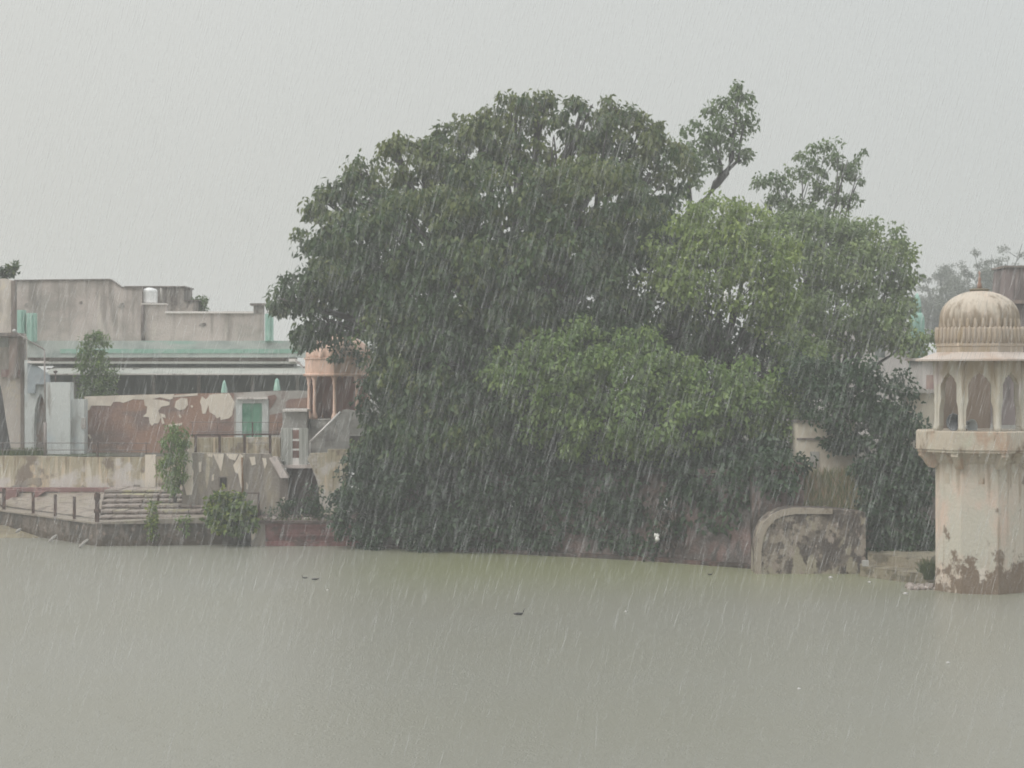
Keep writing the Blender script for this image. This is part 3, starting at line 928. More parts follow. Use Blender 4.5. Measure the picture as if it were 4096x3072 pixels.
for a, b2 in [((56, 1123), (440, 1119)), ((440, 1119), (486, 1151)), ((486, 1151), (567, 1151))]:
    cp.ppx([(a[0], a[1]), (a[0], a[1] - 4), (b2[0], b2[1] - 4), (b2[0], b2[1])], 109.9, 0.7)
cp.bpx(496, 740, 1144, 1149, 112.4, 3.2).bpx(735, 794, 1200, 1204, 112.4, 3.2)
cp.build("coping", mat_coping, lh)
MB().bpx(660, 1014, 1245, 1253, 109.85, 0.7).bpx(566, 664, 1213, 1218, 109.85, 0.7).build("low_coping", mat_coping_pale, lh)
MB().bpx(1000, 1060, 1213, 1222, 109.8, 0.9).bpx(1014, 1053, 1222, 1253, 109.95, 0.5).build("corner_block", mat_dark_block, lh)
MB().tube([P(571, 1220, 109.9), P(571, 1300, 109.9), P(572, 1362, 109.9)], 0.11, 8).build("drain_pipe", mat_coping, lh, True)
MB().tube([P(644, 1213, 110.8), P(644, 1152, 110.8)], 0.06, 8).build("vent_pipe", mat_grey_wall, lh, True)
MB().bpx(104, 1260, 1363, 1430, 108.6, 1.6).build("ledge_wall", mat_teal_grey, lh)
MB().bpx(240, 1200, 1396, 1413, 108.56, 0.05).build("teal_stripe", mat_teal, lh)
MB().bpx(110, 1180, 1430, 1447, 108.9, 1.2).build("brown_band", mat_brown_band, lh)
MB().bpx(108, 1186, 1446, 1455, 107.9, 2.0).build("roof_slab", mat_eave, lh)
MB().bpx(108, 1180, 1455, 1464, 108.7, 1.0).build("slab_shadow", mat_veranda, lh)  # dark strip painting in the shadow under the roof slab
d1, d0 = 108.6, 106.2
ev = MB()
xa, xb = X(190, 107), X(1300, 107)
ev.add([(xa, d0, Z(1497, d0)), (xb, d0, Z(1497, d0)), (xb, d1, Z(1464, d1)), (xa, d1, Z(1464, d1)),
        (xa, d0, Z(1500, d0) - .02), (xb, d0, Z(1500, d0) - .02), (xb, d1, Z(1464, d1) - .15), (xa, d1, Z(1464, d1) - .15)],
       [(0, 1, 2, 3), (7, 6, 5, 4), (0, 4, 5, 1), (1, 5, 6, 2), (2, 6, 7, 3), (3, 7, 4, 0)])
ev = ev.build("eave", mat_eave, lh)
MB().bpx(190, 1300, 1494, 1499, 106.13, 0.08).build("eave_lip", mat_coping_pale, ev)
for a, b2, yy in ((530, 580, 1478), (186, 240, 1476), (488, 500, 1480)):
    dd = d0 + (d1 - d0) * (1497 - yy) / 33.0
    MB().add([(X(a, dd), dd - .1, Z(yy + 3, dd - .1) + .02), (X(b2, dd), dd - .1, Z(yy + 5, dd - .1) + .02), (X(b2, dd), dd + .2, Z(yy - 1, dd + .2) + .02), (X(a, dd), dd + .2, Z(yy - 3, dd + .2) + .02)], [(0, 1, 2, 3)]).build("roof_gap", mat_dark_gap, ev)
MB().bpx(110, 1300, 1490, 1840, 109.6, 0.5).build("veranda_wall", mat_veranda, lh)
for px in (300, 455, 615, 795, 1010, 1190):
    MB().lathe([(0.14, GZ), (0.12, GZ + 0.3), (0.10, Z(1512, 107.2)), (0.16, Z(1500, 107.2))], 10, (X(px, 107.2), 107.2)).build("column", mat_grey_wall, lh, True)
for a, b2, y0, y1 in ((68, 96, 1240, 1335), (106, 140, 1252, 1366), (1060, 1090, 1255, 1364)):
    pl = MB().bpx(a, b2, y0, y1, 108.3, 0.5).bpx(a + (b2 - a) * .36, a + (b2 - a) * .62, y0 + 2, y1 - 2, 108.22, 0.09)
    pl.build("pilaster", mat_turq, lh)
MB().tube([P(1183, 1442, 107.6), P(1216, 1470, 106.4)], 0.05, 6).build("stay_rod", mat_lamp, lh)
MB().bpx(1155, 1184, 1435, 1446, 107.7, 0.5).build("slab_end", mat_coping_pale, lh)

wt = thing("water_tank", "white plastic water tank on the pink upper wall of the hall", "water tank", tuple(P(599, 1213, 110.6)))
c = (X(599, 110.6), 110.6)
zb, zt = Z(1214, 110.1), Z(1150, 110.1)
h = zt - zb
prof = [(0.41, zb + .04)] + [(0.45 - 0.012 * (k % 2), zb + 0.06 + h * 0.66 * k / 12) for k in range(13)] + [(0.44, zb + 0.84 * h), (0.36, zb + 0.93 * h), (0.2, zb + 0.97 * h)]
MB().lathe(prof, 28, c).build("tank_body", mat_tank, wt, True)
MB().lathe([(0.2, zb + 0.965 * h), (0.2, zb + 1.0 * h), (0.1, zb + 1.02 * h)], 16, c).build("lid", mat_tank, wt, True)

# ------------------------------------------------------------------ grey wall in the middle, with slab, rails, kiosk
gw = thing("grey_stained_wall", "grey wall with cream peeling drips and a sloping pale slab", "wall", tuple(P(940, 2060, 91.5)))
MB().ppx([(726, 2090), (732, 1826), (742, 1814), (775, 1811), (1078, 1816), (1090, 1836), (1152, 1908), (1150, 2095)], 91.5, 0.5).build("wall", mat_mid_wall, gw)
pt = MB()
Q7 = lambda a, b: (700 + a * .31646, 1750 + b * .31646)
for q in [[(100, 215), (150, 180), (210, 190), (222, 300), (212, 370), (236, 440), (226, 520), (232, 600), (212, 725), (145, 728), (110, 600), (120, 420)],
          [(480, 205), (620, 205), (600, 330), (580, 432), (545, 350), (520, 300)], [(300, 320), (335, 300), (330, 430), (305, 440)],
          [(735, 350), (770, 300), (820, 205), (860, 230), (850, 660), (830, 620), (800, 460), (760, 440)],
          [(940, 250), (1010, 240), (1020, 340), (970, 355)], [(1100, 260), (1150, 262), (1160, 330), (1135, 400)],
          [(470, 480), (495, 455), (490, 540), (465, 550)], [(900, 560), (925, 600), (920, 660), (900, 650)], [(1360, 760), (1385, 750), (1390, 900), (1375, 910)],
          [(400, 205), (480, 205), (470, 250), (420, 240)], [(640, 205), (800, 210), (760, 290), (690, 270)]]:
    pt.ppx([Q7(*k) for k in q], 91.475, 0.03)
pt.build("plaster", mat_cream_patch, gw)
MB().ppx([(1076, 1832), (1090, 1827), (1108, 1830), (1153, 1908), (1153, 1912), (1122, 1912)], 91.2, 0.6).build("slab", mat_slab, gw)
MB().bpx(874, 906, 1906, 1912, 91.4, 0.1).bpx(874, 880, 1912, 1946, 91.4, 0.1).build("niche_frame", mat_coping, gw)
MB().bpx(880, 906, 1912, 1948, 91.46, 0.06).build("niche", mat_dark_gap, gw)
MB().tube([P(968, 1830, 91.35), P(970, 1900, 91.35), P(972, 1985, 91.35)], 0.05, 8).build("pipe", mat_rust_pipe, gw, True)

cw = thing("parapet", "low cream parapet behind the rusty railing posts", "wall", tuple(P(940, 1812, 93.4)))
MB().ppx([(748, 1815), (752, 1752), (1120, 1748), (1122, 1830), (1000, 1835), (740, 1830)], 93.4, 0.35).build("wall", mat_yellow, cw)
rr = thing("red_railing", "rusty red railing with four posts before the cream parapet", "railing", tuple(P(930, 1815, 92.2)))
MB().ppx([(762, 1744), (762, 1737), (1122, 1733), (1122, 1740)], 92.1, 0.1).build("rail", mat_post, rr)
MB().tube([P(950, 1772, 92.15), P(1070, 1772, 92.15)], 0.012, 5).build("wire", mat_rail, rr)
for px, y1 in ((782, 1811), (878, 1813), (978, 1815), (1080, 1832)):
    MB().bpx(px - 5, px + 5, 1741, y1 + 4, 92.11, 0.1).build("post", mat_post, rr)
ur = thing("door_railing", "thin iron railing in front of the green door", "railing", tuple(P(950, 1735, 96)))
mb = MB().tube([P(760, 1688, 96), P(1130, 1690, 96)], 0.016, 5).tube([P(760, 1727, 96), P(1130, 1728, 96)], 0.016, 5)
mb.build("rail", mat_rail, ur)
for px in (770, 870, 1010, 1110):
    MB().tube([P(px, 1760, 96), P(px, 1689, 96)], 0.04 if px == 1010 else 0.015, 5).build("post", mat_post, ur)

ki = thing("kiosk", "pale sheet-metal kiosk with a ladder-like window under a thin slab roof", "kiosk", tuple(P(1180, 1860, 92.6)))
MB().bpx(1130, 1226, 1646, 1720, 94.0, 1.2).build("upper_wall", mat_plinth, ki)
MB().bpx(1130, 1228, 1637, 1646, 93.6, 1.8).build("roof_slab", mat_coping_pale, ki)
mb = MB()
for a, b2 in ((1124, 1170), (1196, 1232)):
    n = 6
    for k in range(n):
        x0 = a + (b2 - a) * k / n
        mb.bpx(x0, x0 + (b2 - a) / n * 0.6, 1712, 1860, 92.6, 0.1)
        mb.bpx(x0 + (b2 - a) / n * 0.6, x0 + (b2 - a) / n, 1713, 1860, 92.64, 0.06)
mb.build("sheet_panel", mat_kiosk, ki)
MB().bpx(1170, 1196, 1712, 1836, 92.9, 0.1).build("window", mat_maroon, ki)
for y0, y1 in ((1712, 1720), (1756, 1764), (1795, 1802), (1832, 1860)):
    MB().bpx(1170.2, 1195.8, y0, y1, 92.62, 0.1).build("window_bar", mat_rail_white, ki)
MB().bpx(1128, 1246, 1860, 1873, 92.3, 1.5).build("base_slab", mat_slab, ki)
rc = MB().bpx(1145, 1300, 1873, 2100, 92.8, 1.0).build("brick_undercroft", mat_brick_dark)
tag(rc, "dark brick undercroft wall below the pale kiosk", "wall")

# ------------------------------------------------------------------ stair block, cream wall, dark opening
sb = thing("stair_block", "grey stone stair block with a white handrail leading to the salmon pavilion", "stairs", tuple(P(1320, 1810, 93)))
MB().ppx([(1232, 1840), (1232, 1770), (1300, 1706), (1372, 1640), (1640, 1672), (1640, 1840)], 93.6, 2.0).build("flank_wall", mat_plinth, sb)
MB().bpx(1398, 1476, 1744, 1796, 93.55, 0.1).build("opening", mat_dark_gap, sb)
MB().tube([P(1240, 1768, 93.2), P(1300, 1710, 93.2), P(1362, 1648, 93.2)], 0.055, 8).tube([P(1240, 1768, 93.2), P(1240, 1830, 93.2)], 0.035, 6).build("handrail", mat_rail_white, sb, True)
cj = MB().ppx([(1228, 1836), (1240, 1814), (1310, 1812), (1310, 1798), (1390, 1798), (1390, 1880), (1392, 2100), (1288, 2100), (1270, 1930), (1246, 1866)], 91.4, 0.6).build("cream_wall", mat_yellow)
tag(cj, "cream wall with brown drips at the foot of the grey stair block", "wall")
ob = MB().bpx(1330, 1372, 1884, 1960, 90.6, 0.6).build("stone_pier", mat_yellow)
tag(ob, "short ochre stone pier half hidden by shore leaves", "pier")

# ------------------------------------------------------------------ brick wall at the water
bw = thing("brick_quay", "low wet red brick quay wall at the water with dark coping", "wall", tuple(P(1180, 2182, 87.4)))
MB().bpx(1003.5, 1440, 2094, 2200, 87.3, 4.0).build("wall", mat_brick_red, bw)
MB().bpx(1000, 1440, 2084, 2094, 87.15, 4.2).build("coping", mat_brick_dark, bw)
MB().bpx(1100, 1440, 2098, 2106, 87.2, 0.12).bpx(1100, 1440, 2140, 2146, 87.2, 0.12).bpx(1060, 1440, 2166, 2190, 87.1, 0.2).build("ledge", mat_brick_red, bw)
MB().bpx(1005, 1060, 2094, 2200, 87.2, 0.12).build("corner_plaster", mat_mid_wall, bw)
ws = MB().ppx([(1002, 2118), (1010, 2106), (1020, 2110), (1024, 2128), (1018, 2150), (1008, 2164), (1004, 2140)], 87.1, 0.08).build("plaster_patch", mat_cream_patch, bw)
rb = MB()
g = random.Random(5)
for k in range(26):
    px = g.uniform(1040, 1300)
    dd = g.uniform(88.0, 91)
    c = P(px, 2084, dd)
    c.z = 1.0
    s = g.uniform(0.08, 0.22)
    rb.lathe([(s * .7, c.z), (s, c.z + s * .4), (s * .8, c.z + s * .9), (s * .2, c.z + s * 1.1)], 6, (c.x, c.y), g.uniform(0, 1))
o = rb.build("rubble", mat_step)
o["kind"] = "stuff"
o["label"] = "broken stone rubble on the brick quay"
o["category"] = "rubble"

# ------------------------------------------------------------------ red sandstone bank under the trees
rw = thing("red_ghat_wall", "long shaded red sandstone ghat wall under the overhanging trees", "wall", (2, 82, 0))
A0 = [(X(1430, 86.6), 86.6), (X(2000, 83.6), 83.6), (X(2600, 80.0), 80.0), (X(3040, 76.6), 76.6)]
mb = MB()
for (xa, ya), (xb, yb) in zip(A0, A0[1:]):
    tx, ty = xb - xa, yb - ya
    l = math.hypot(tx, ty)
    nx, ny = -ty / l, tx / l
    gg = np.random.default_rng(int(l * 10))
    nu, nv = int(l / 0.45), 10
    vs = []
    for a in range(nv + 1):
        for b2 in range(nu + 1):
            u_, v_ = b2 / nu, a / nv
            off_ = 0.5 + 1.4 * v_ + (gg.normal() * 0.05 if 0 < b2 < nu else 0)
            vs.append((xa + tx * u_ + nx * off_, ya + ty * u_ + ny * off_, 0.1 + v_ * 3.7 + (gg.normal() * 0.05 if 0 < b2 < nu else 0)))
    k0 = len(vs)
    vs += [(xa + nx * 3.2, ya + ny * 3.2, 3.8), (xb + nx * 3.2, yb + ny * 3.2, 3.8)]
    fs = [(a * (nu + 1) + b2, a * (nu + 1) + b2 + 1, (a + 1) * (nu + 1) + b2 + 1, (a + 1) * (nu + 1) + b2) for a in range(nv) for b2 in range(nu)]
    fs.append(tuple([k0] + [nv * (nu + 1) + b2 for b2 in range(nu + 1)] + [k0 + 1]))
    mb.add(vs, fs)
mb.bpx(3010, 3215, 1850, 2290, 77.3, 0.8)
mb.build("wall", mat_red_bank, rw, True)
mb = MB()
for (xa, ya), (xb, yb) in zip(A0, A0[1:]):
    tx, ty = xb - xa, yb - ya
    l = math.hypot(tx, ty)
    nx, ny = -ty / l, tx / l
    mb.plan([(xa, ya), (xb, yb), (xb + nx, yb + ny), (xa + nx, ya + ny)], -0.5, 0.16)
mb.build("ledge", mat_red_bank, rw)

# ------------------------------------------------------------------ round-shouldered wall and ledge
nw = thing("round_shouldered_wall", "moss-stained plaster wall with one rounded shoulder standing in the pond", "wall", tuple(P(3240, 2295, 75)))
outl = [(3022, 2310), (3024, 2200), (3032, 2140), (3052, 2092), (3086, 2058), (3128, 2039), (3180, 2031), (3330, 2035), (3462, 2050), (3464, 2310)]
MB().ppx(outl, 75.0, 1.4).build("wall", mat_round_wall, nw)
inner = [(3046, 2310), (3046, 2206), (3054, 2150), (3072, 2110), (3100, 2080), (3134, 2064), (3182, 2056), (3330, 2056)]
MB().ppx(outl[:8] + inner[::-1], 74.94, 0.1).build("rim", mat_round_rim, nw)
sg = thing("stone_ledge", "low two-step stone ledge between the mossy wall and the cream tower", "ledge", tuple(P(3600, 2300, 73)))
MB().plan([(X(3440, 74.2), 74.2), (X(3660, 71.4), 71.4), (X(3760, 71.0), 71.0), (X(3760, 76), 76.0), (X(3440, 76), 76.0)], -0.4, 0.40).build("lower_step", mat_ledge, sg)
MB().plan([(X(3470, 74.9), 74.9), (X(3720, 72.4), 72.4), (X(3760, 76.5), 76.5), (X(3470, 76.5), 76.5)], 0.2, 0.80).build("upper_step", mat_ledge, sg)
bx = MB().box(X(3450, 74), X(3474, 74), 73.9, 74.15, 0.40, 0.62)
bx = bx.build("stone_block", mat_litter)
tag(bx, "small white block on the ledge beside the mossy wall", "block")
bs = thing("cream_bastion", "cream plastered bastion with a small niche seen between trees", "bastion", tuple(P(3275, 1960, 79.6)))
MB().bpx(3190, 3420, 1690, 1990, 79.6, 2.0).build("wall", mat_bastion, bs)
MB().bpx(3186, 3425, 1682, 1691, 79.5, 2.2).bpx(3188, 3423, 1752, 1760, 79.54, 0.1).build("cornice", mat_coping, bs)
MB().bpx(3240, 3276, 1806, 1870, 79.57, 0.05).build("niche", mat_grey_wall, bs)

# ------------------------------------------------------------------ things behind the cream tower
fb = thing("far_house", "pale grey-pink house glimpsed through the trees", "house", tuple(P(3400, 1500, 112)))
MB().bpx(3080, 3640, 1300, 1760, 112, 4.0).build("wall", mat_far_wall, fb)
MB().bpx(3070, 3650, 1290, 1300, 111.8, 4.4).build("roof", mat_coping, fb)
for a in (3140, 3260, 3380, 3500):
    MB().bpx(a, a + 40, 1370, 1430, 111.97, 0.1).build("window", mat_veranda, fb)
nb = thing("side_pavilion", "pale walled pavilion with rose panels close behind the cream tower", "building", tuple(P(3720, 1720, 80)))
MB().bpx(3690, 3960, 1440, 1840, 80.5, 2.5).build("wall", mat_far_wall, nb)
MB().bpx(3706, 3736, 1500, 1600, 80.47, 0.1).bpx(3712, 3745, 1622, 1650, 80.47, 0.1).build("panel", mat_rose, nb)
MB().bpx(3752, 3962, 1444, 1745, 80.2, 0.06).build("arch_shade_panel", mat_inner, nb)  # dark panel added to imitate the tower pavilion's shaded interior
MB().bpx(3600, 3750, 1558, 1572, 79.9, 0.5).build("cornice", mat_grey_wall, nb)
MB().bpx(3676, 3960, 1432, 1442, 80.2, 3.0).build("cornice", mat_grey_wall, nb)
MB().bpx(3616, 3960, 1572, 1850, 80.28, 0.2).build("lower_wall", mat_bastion, nb)
ts = thing("turquoise_spire", "faded turquoise pointed spire between the trees and the dome", "spire", tuple(P(3670, 1300, 104)))
MB().lathe([(0.42, Z(1500, 104)), (0.42, Z(1296, 104)), (0.40, Z(1270, 104)), (0.28, Z(1252, 104))], 12, (X(3668, 104), 104)).build("base", mat_turq, ts, True)
MB().lathe([(0.22, Z(1256, 104)), (0.24, Z(1220, 104)), (0.18, Z(1195, 104)), (0.03, Z(1172, 104))], 12, (X(3668, 104), 104)).build("spire", mat_turq, ts, True)
bt = thing("brown_turret", "brown streaked masonry turret behind the dome of the cream tower", "turret", tuple(P(4080, 1420, 96)))
MB().ppx([(4008, 1700), (4012, 1240), (4022, 1080), (4026, 1067), (4200, 1067), (4200, 1700)], 96, 2.4).build("wall", mat_brown_tower, bt)
MB().bpx(4004, 4200, 1200, 1214, 95.8, 2.6).build("cornice", mat_brown_pillar, bt)
MB().bpx(4018, 4200, 1062, 1070, 95.85, 2.6).build("cornice", mat_brown_pillar, bt)

# ------------------------------------------------------------------ the cream tower with its domed pavilion
TC = (X(3918, 69.5), 69.5)
ROT = math.radians(-36.0)          # a corner 36 degrees left of the camera's direction
tw = thing("domed_tower", "cream octagonal tower with a fluted dome pavilion standing in the pond", "tower", (TC[0], TC[1], 0))
zs = lambda py, d=69.5: Z(py, d)
R = 1.68


def vtx(r, k):
    q = ROT + math.radians(45) * k
    return Vector((TC[0] + r * math.sin(q), TC[1] - r * math.cos(q), 0))


mb = MB()
prof = [(R * 1.015, -0.5), (R * 1.01, 0.3), (R, 0.9), (R, 2.2), (R, 3.6), (R, 5.0)]
mb.lathe(prof, 8, TC, ROT)
mb.build("shaft", mat_tower, tw)
# shallow niches on the faces
for k, (u, y0, y1, wd) in {7: (-0.05, 1895, 1935, 0.11), 0: (0.06, 1892, 1935, 0.11), 1: (0.1, 1892, 1935, 0.11), 6: (0.0, 1890, 1935, 0.11)}.items():
    a, c2 = vtx(R, k), vtx(R, k + 1)
    t_ = (c2 - a).normalized()
    nrm = Vector((t_.y, -t_.x, 0))
    m_ = (a + c2) / 2 + t_ * u
    z0, z1 = zs(y1, 68.2), zs(y0, 68.2)
    mbn = MB()
    p0, p1 = m_ - t_ * wd, m_ + t_ * wd
    o1, o2 = nrm * 0.012, nrm * -0.05
    mbn.add([p0 + o1 + Vector((0, 0, z0)), p1 + o1 + Vector((0, 0, z0)), p1 + o1 + Vector((0, 0, z1)), p0 + o1 + Vector((0, 0, z1)),
             p0 + o2 + Vector((0, 0, z0)), p1 + o2 + Vector((0, 0, z0)), p1 + o2 + Vector((0, 0, z1)), p0 + o2 + Vector((0, 0, z1))],
            [(0, 1, 2, 3), (7, 6, 5, 4), (0, 4, 5, 1), (1, 5, 6, 2), (2, 6, 7, 3), (3, 7, 4, 0)])
    mbn.build("niche", mat_platform, tw)
zp1, zp0 = zs(1727, 67.6), zs(1803, 67.6)
mb = MB()
mb.lathe([(2.32, zp0 - 0.09), (2.36, zp0 - 0.08), (2.36, zp0), (2.42, zp0 + 0.02), (2.42, zp1 - 0.02), (2.40, zp1), (0.3, zp1 + 0.004)], 8, TC, ROT)
mb.build("platform", mat_platform, tw)
mb = MB()
mb.lathe([(R + 0.01, 4.62), (R + 0.10, 4.72), (R + 0.12, 4.86), (R + 0.24, zp0 - 0.1)], 8, TC, ROT)
mb.build("corbel_band", mat_platform, tw)
for k in range(8):
    c0 = vtx(1.0, k) - Vector((TC[0], TC[1], 0))
    tn = Vector((-c0.y, c0.x, 0))
    ctr = Vector((TC[0], TC[1], 0))
    pr = [(R - 0.03, zp0 - 0.09), (2.26, zp0 - 0.09), (2.28, zp0 - 0.22), (2.12, zp0 - 0.36), (2.02, zp0 - 0.52), (1.90, zp0 - 0.66), (1.78, zp0 - 0.68), (R - 0.03, zp0 - 0.60)]
    mb = MB()
    n = len(pr)
    vs = [ctr + c0 * r_ + tn * s_ + Vector((0, 0, z_)) for s_ in (-0.13, 0.13) for r_, z_ in pr]
    mb.add(vs, [tuple(range(n)), tuple(range(2 * n - 1, n - 1, -1))] + [(i, i + n, (i + 1) % n + n, (i + 1) % n) for i in range(n)])
    mb.build("bracket", mat_platform, tw)
# arcaded storey
zf, zl = zp1, zs(1436, 68.0)
for k in range(8):
    a, c2 = vtx(R - 0.02, k), vtx(R - 0.02, k + 1)
    h = (c2 - a).length / 2
    t_ = (c2 - a).normalized()
    nrm = Vector((t_.y, -t_.x, 0))
    m_ = (a + c2) / 2
    ap = [(x, zf + z) for x, z in [(0.50, 0), (0.50, .14), (.475, .18), (.475, .70), (.45, .88), (.405, 1.02), (.39, 1.10), (.40, 1.16), (.40, 1.66), (.36, 1.76), (.305, 1.785), (.295, 1.86),
                                   (.23, 1.925), (.185, 1.935), (.165, 1.99), (.08, 2.03), (.045, 2.035), (0, 2.13)]]
    ol = [(-h, zf), (-h, zl), (h, zl), (h, zf)] + ap + [(-x, z) for x, z in ap[-2::-1]]
    n = len(ol)
    vs = [m_ + t_ * x + nrm * o_ + Vector((0, 0, z)) for o_ in (0.0, -0.20) for x, z in ol]
    mb = MB()
    mb.add(vs, [tuple(range(n - 1, -1, -1)), tuple(range(n, 2 * n))] + [(i, (i + 1) % n, (i + 1) % n + n, i + n) for i in range(n)])
    mb.build("arch_panel", mat_pavilion, tw)
    # slender engaged column at the corner
    q = vtx(R - 0.05, k)
    MB().lathe([(0.13, zf), (0.13, zf + 0.14), (0.085, zf + 0.24), (0.075, zf + 0.9), (0.10, zf + 1.12), (0.08, zf + 1.2), (0.13, zl - 0.5), (0.14, zl)], 10, (q.x, q.y)).build("column", mat_pavilion, tw, True)
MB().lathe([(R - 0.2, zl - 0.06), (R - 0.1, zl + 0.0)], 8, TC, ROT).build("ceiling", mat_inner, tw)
# sloping eave
ze, zi = zs(1440, 67.5), zs(1410, 68.0)
mb = MB()
mb.lathe([(1.5, ze + 0.01), (2.40, ze - 0.03), (2.45, ze - 0.025), (2.45, ze + 0.035), (2.2, ze + 0.10), (1.66, zi + 0.02), (1.5, zi + 0.04)], 8, TC, ROT)
mb.build("eave", mat_chhajja, tw)
# frieze and parapet
z0, z1 = zi, zs(1313, 68.4)
R2 = 1.66
mb = MB()
mb.lathe([(R2 - 0.02, z0), (R2 - 0.02, z0 + 0.22), (R2 + 0.02, z0 + 0.24), (R2 + 0.02, z0 + 0.33), (R2 - 0.02, z0 + 0.35), (R2 + 0.0, z0 + 0.74), (R2 - 0.04, z1), (R2 - 0.2, z1 + 0.03)], 8, TC, ROT)
fz = mb.build("frieze", mat_frieze, tw)
mb = MB()
for k in range(8):
    a, c2 = vtx(R2 - 0.01, k), vtx(R2 - 0.01, k + 1)
    for j in range(7):
        c0 = a.lerp(c2, (j + 0.5) / 7)
        mb.lathe([(0.05, z0 + 0.36), (0.062, z0 + 0.6), (0.062, z1 - 0.05), (0.03, z1 + 0.06)], 8, (c0.x, c0.y))
mb.build("rib", mat_frieze, fz, True)
# fluted dome
zd = z1 + 0.0
zt = zs(1160, 69.0)
hh = zt - zd
prof, am = [], []
for k in range(24):
    s = k / 23.0
    if s < 0.22:
        r_ = 1.38 + 0.055 * math.sin(s / 0.22 * math.pi * 0.5)
    else:
        q = (s - 0.22) / 0.78
        r_ = 1.435 * math.sqrt(max(0.0, 1 - q ** 2.2))
    prof.append((max(r_, 0.22), zd + hh * s))
    am.append(0.04 * (1 - s) ** 0.6)
MB().lathe(prof, 192, TC, ROT, 32, am).build("dome", mat_dome, tw, True)
mb = MB()
for k in range(32):
    q = ROT + math.pi * 2 * (k + 0.5) / 32
    mb.lathe([(0.065, zd - 0.06), (0.085, zd + 0.10), (0.07, zd + 0.30), (0.02, zd + 0.44)], 8, (TC[0] + 1.37 * math.sin(q), TC[1] - 1.37 * math.cos(q)))
mb.build("petal", mat_frieze, tw, True)
MB().lathe([(0.20, zt - 0.06), (0.36, zt + 0.0), (0.36, zt + 0.05), (0.22, zt + 0.08)], 20, TC).build("crest", mat_crest, tw, True)
MB().lathe([(0.10, zt + 0.06), (0.07, zt + 0.25), (0.04, zt + 0.34), (0.07, zt + 0.42), (0.03, zt + 0.5), (0.028, zt + 0.58), (0.05, zt + 0.63), (0.012, zt + 0.72)], 12, TC).build("finial", mat_finial, tw, True)


def horn(center, aim, s, mat, label):
    t0 = thing("horn_loudspeaker", label, "loudspeaker", (center[0], center[1], zf), "horn loudspeakers in the pavilion")
    a = Vector(aim).normalized()
    u = a.cross(Vector((0, 0, 1))).normalized()
    w_ = a.cross(u)
    cen = Vector(center)
    pr = [(0.0, -0.42), (0.07, -0.42), (0.07, -0.26), (0.04, -0.24), (0.05, -0.05), (0.11, 0.12), (0.2, 0.24), (0.27, 0.30), (0.28, 0.31), (0.26, 0.305), (0.18, 0.22), (0.09, 0.1), (0.02, 0.0)]
    n = 20
    vs = [cen + a * (z * s) + (u * math.cos(2 * math.pi * k / n) + w_ * math.sin(2 * math.pi * k / n)) * (r_ * s) for r_, z in pr for k in range(n)]
    fs = [(j * n + k, j * n + (k + 1) % n, (j + 1) * n + (k + 1) % n, (j + 1) * n + k) for j in range(len(pr) - 1) for k in range(n)]
    MB().add(vs, fs).build("horn", mat, t0, True)
    MB().tube([(cen.x, cen.y, zf), (cen.x, cen.y, cen.z)], 0.03 * s, 6).build("stand", mat_post, t0)


horn(P(3838, 1690, 68.75), (-0.75, -0.65, 0.05), 1.15, mat_horn, "dark horn loudspeaker on the tower platform under the middle arch")
horn(P(3866, 1708, 69.3), (0.5, -0.8, 0.1), 0.95, mat_horn_pale, "pale grey horn loudspeaker behind the dark one under the middle arch")

# ------------------------------------------------------------------ salmon pavilion
SC = (X(1355, 96), 96.0)
SR = math.radians(-2.8)
sp = thing("salmon_pavilion", "salmon domed pavilion on slender columns half hidden by the big tree", "pavilion", (SC[0], SC[1], GZ))
zb, ze = Z(1676, 95), Z(1502, 95)
MB().lathe([(1.72, GZ - 0.2), (1.72, zb - 0.06), (1.78, zb - 0.05), (1.78, zb)], 8, SC, SR).build("plinth", mat_plinth, sp)
for k in range(8):
    q = SR + math.radians(45) * k
    c = (SC[0] + 1.5 * math.sin(q), SC[1] - 1.5 * math.cos(q))
    MB().lathe([(0.16, zb), (0.16, zb + 0.12), (0.12, zb + 0.24), (0.085, zb + 0.34), (0.075, ze - 0.5), (0.11, ze - 0.36), (0.09, ze - 0.3), (0.17, ze - 0.02)], 12, c).build("column", mat_salmon, sp, True)
mb = MB()
for k in (2, 3, 4, 5):
    q0, q1 = SR + math.radians(45) * k, SR + math.radians(45) * (k + 1)
    a = Vector((SC[0] + 1.45 * math.sin(q0), SC[1] - 1.45 * math.cos(q0), 0))
    c2 = Vector((SC[0] + 1.45 * math.sin(q1), SC[1] - 1.45 * math.cos(q1), 0))
    t_ = (c2 - a).normalized()
    nv = Vector((t_.y, -t_.x, 0)) * 0.05
    mb.add([a - nv + Vector((0, 0, zb)), c2 - nv + Vector((0, 0, zb)), c2 - nv + Vector((0, 0, ze)), a - nv + Vector((0, 0, ze)),
            a + nv + Vector((0, 0, zb)), c2 + nv + Vector((0, 0, zb)), c2 + nv + Vector((0, 0, ze)), a + nv + Vector((0, 0, ze))],
           [(0, 1, 2, 3), (7, 6, 5, 4), (0, 4, 5, 1), (1, 5, 6, 2), (2, 6, 7, 3), (3, 7, 4, 0)])
mb.build("back_screen", mat_maroon, sp)
zd0, zd1 = Z(1502, 94.5), Z(1434, 94.5)
MB().lathe([(1.4, zd0 - 0.04), (1.78, zd0 - 0.03), (1.82, zd0 + 0.05), (1.70, zd0 + 0.10), (1.70, zd1 - 0.04), (1.76, zd1 - 0.02), (1.76, zd1 + 0.05), (1.5, zd1 + 0.07)], 8, SC, SR).build("drum", mat_salmon, sp)
zt = Z(1338, 96)
hh = zt - zd1
prof, am = [], []
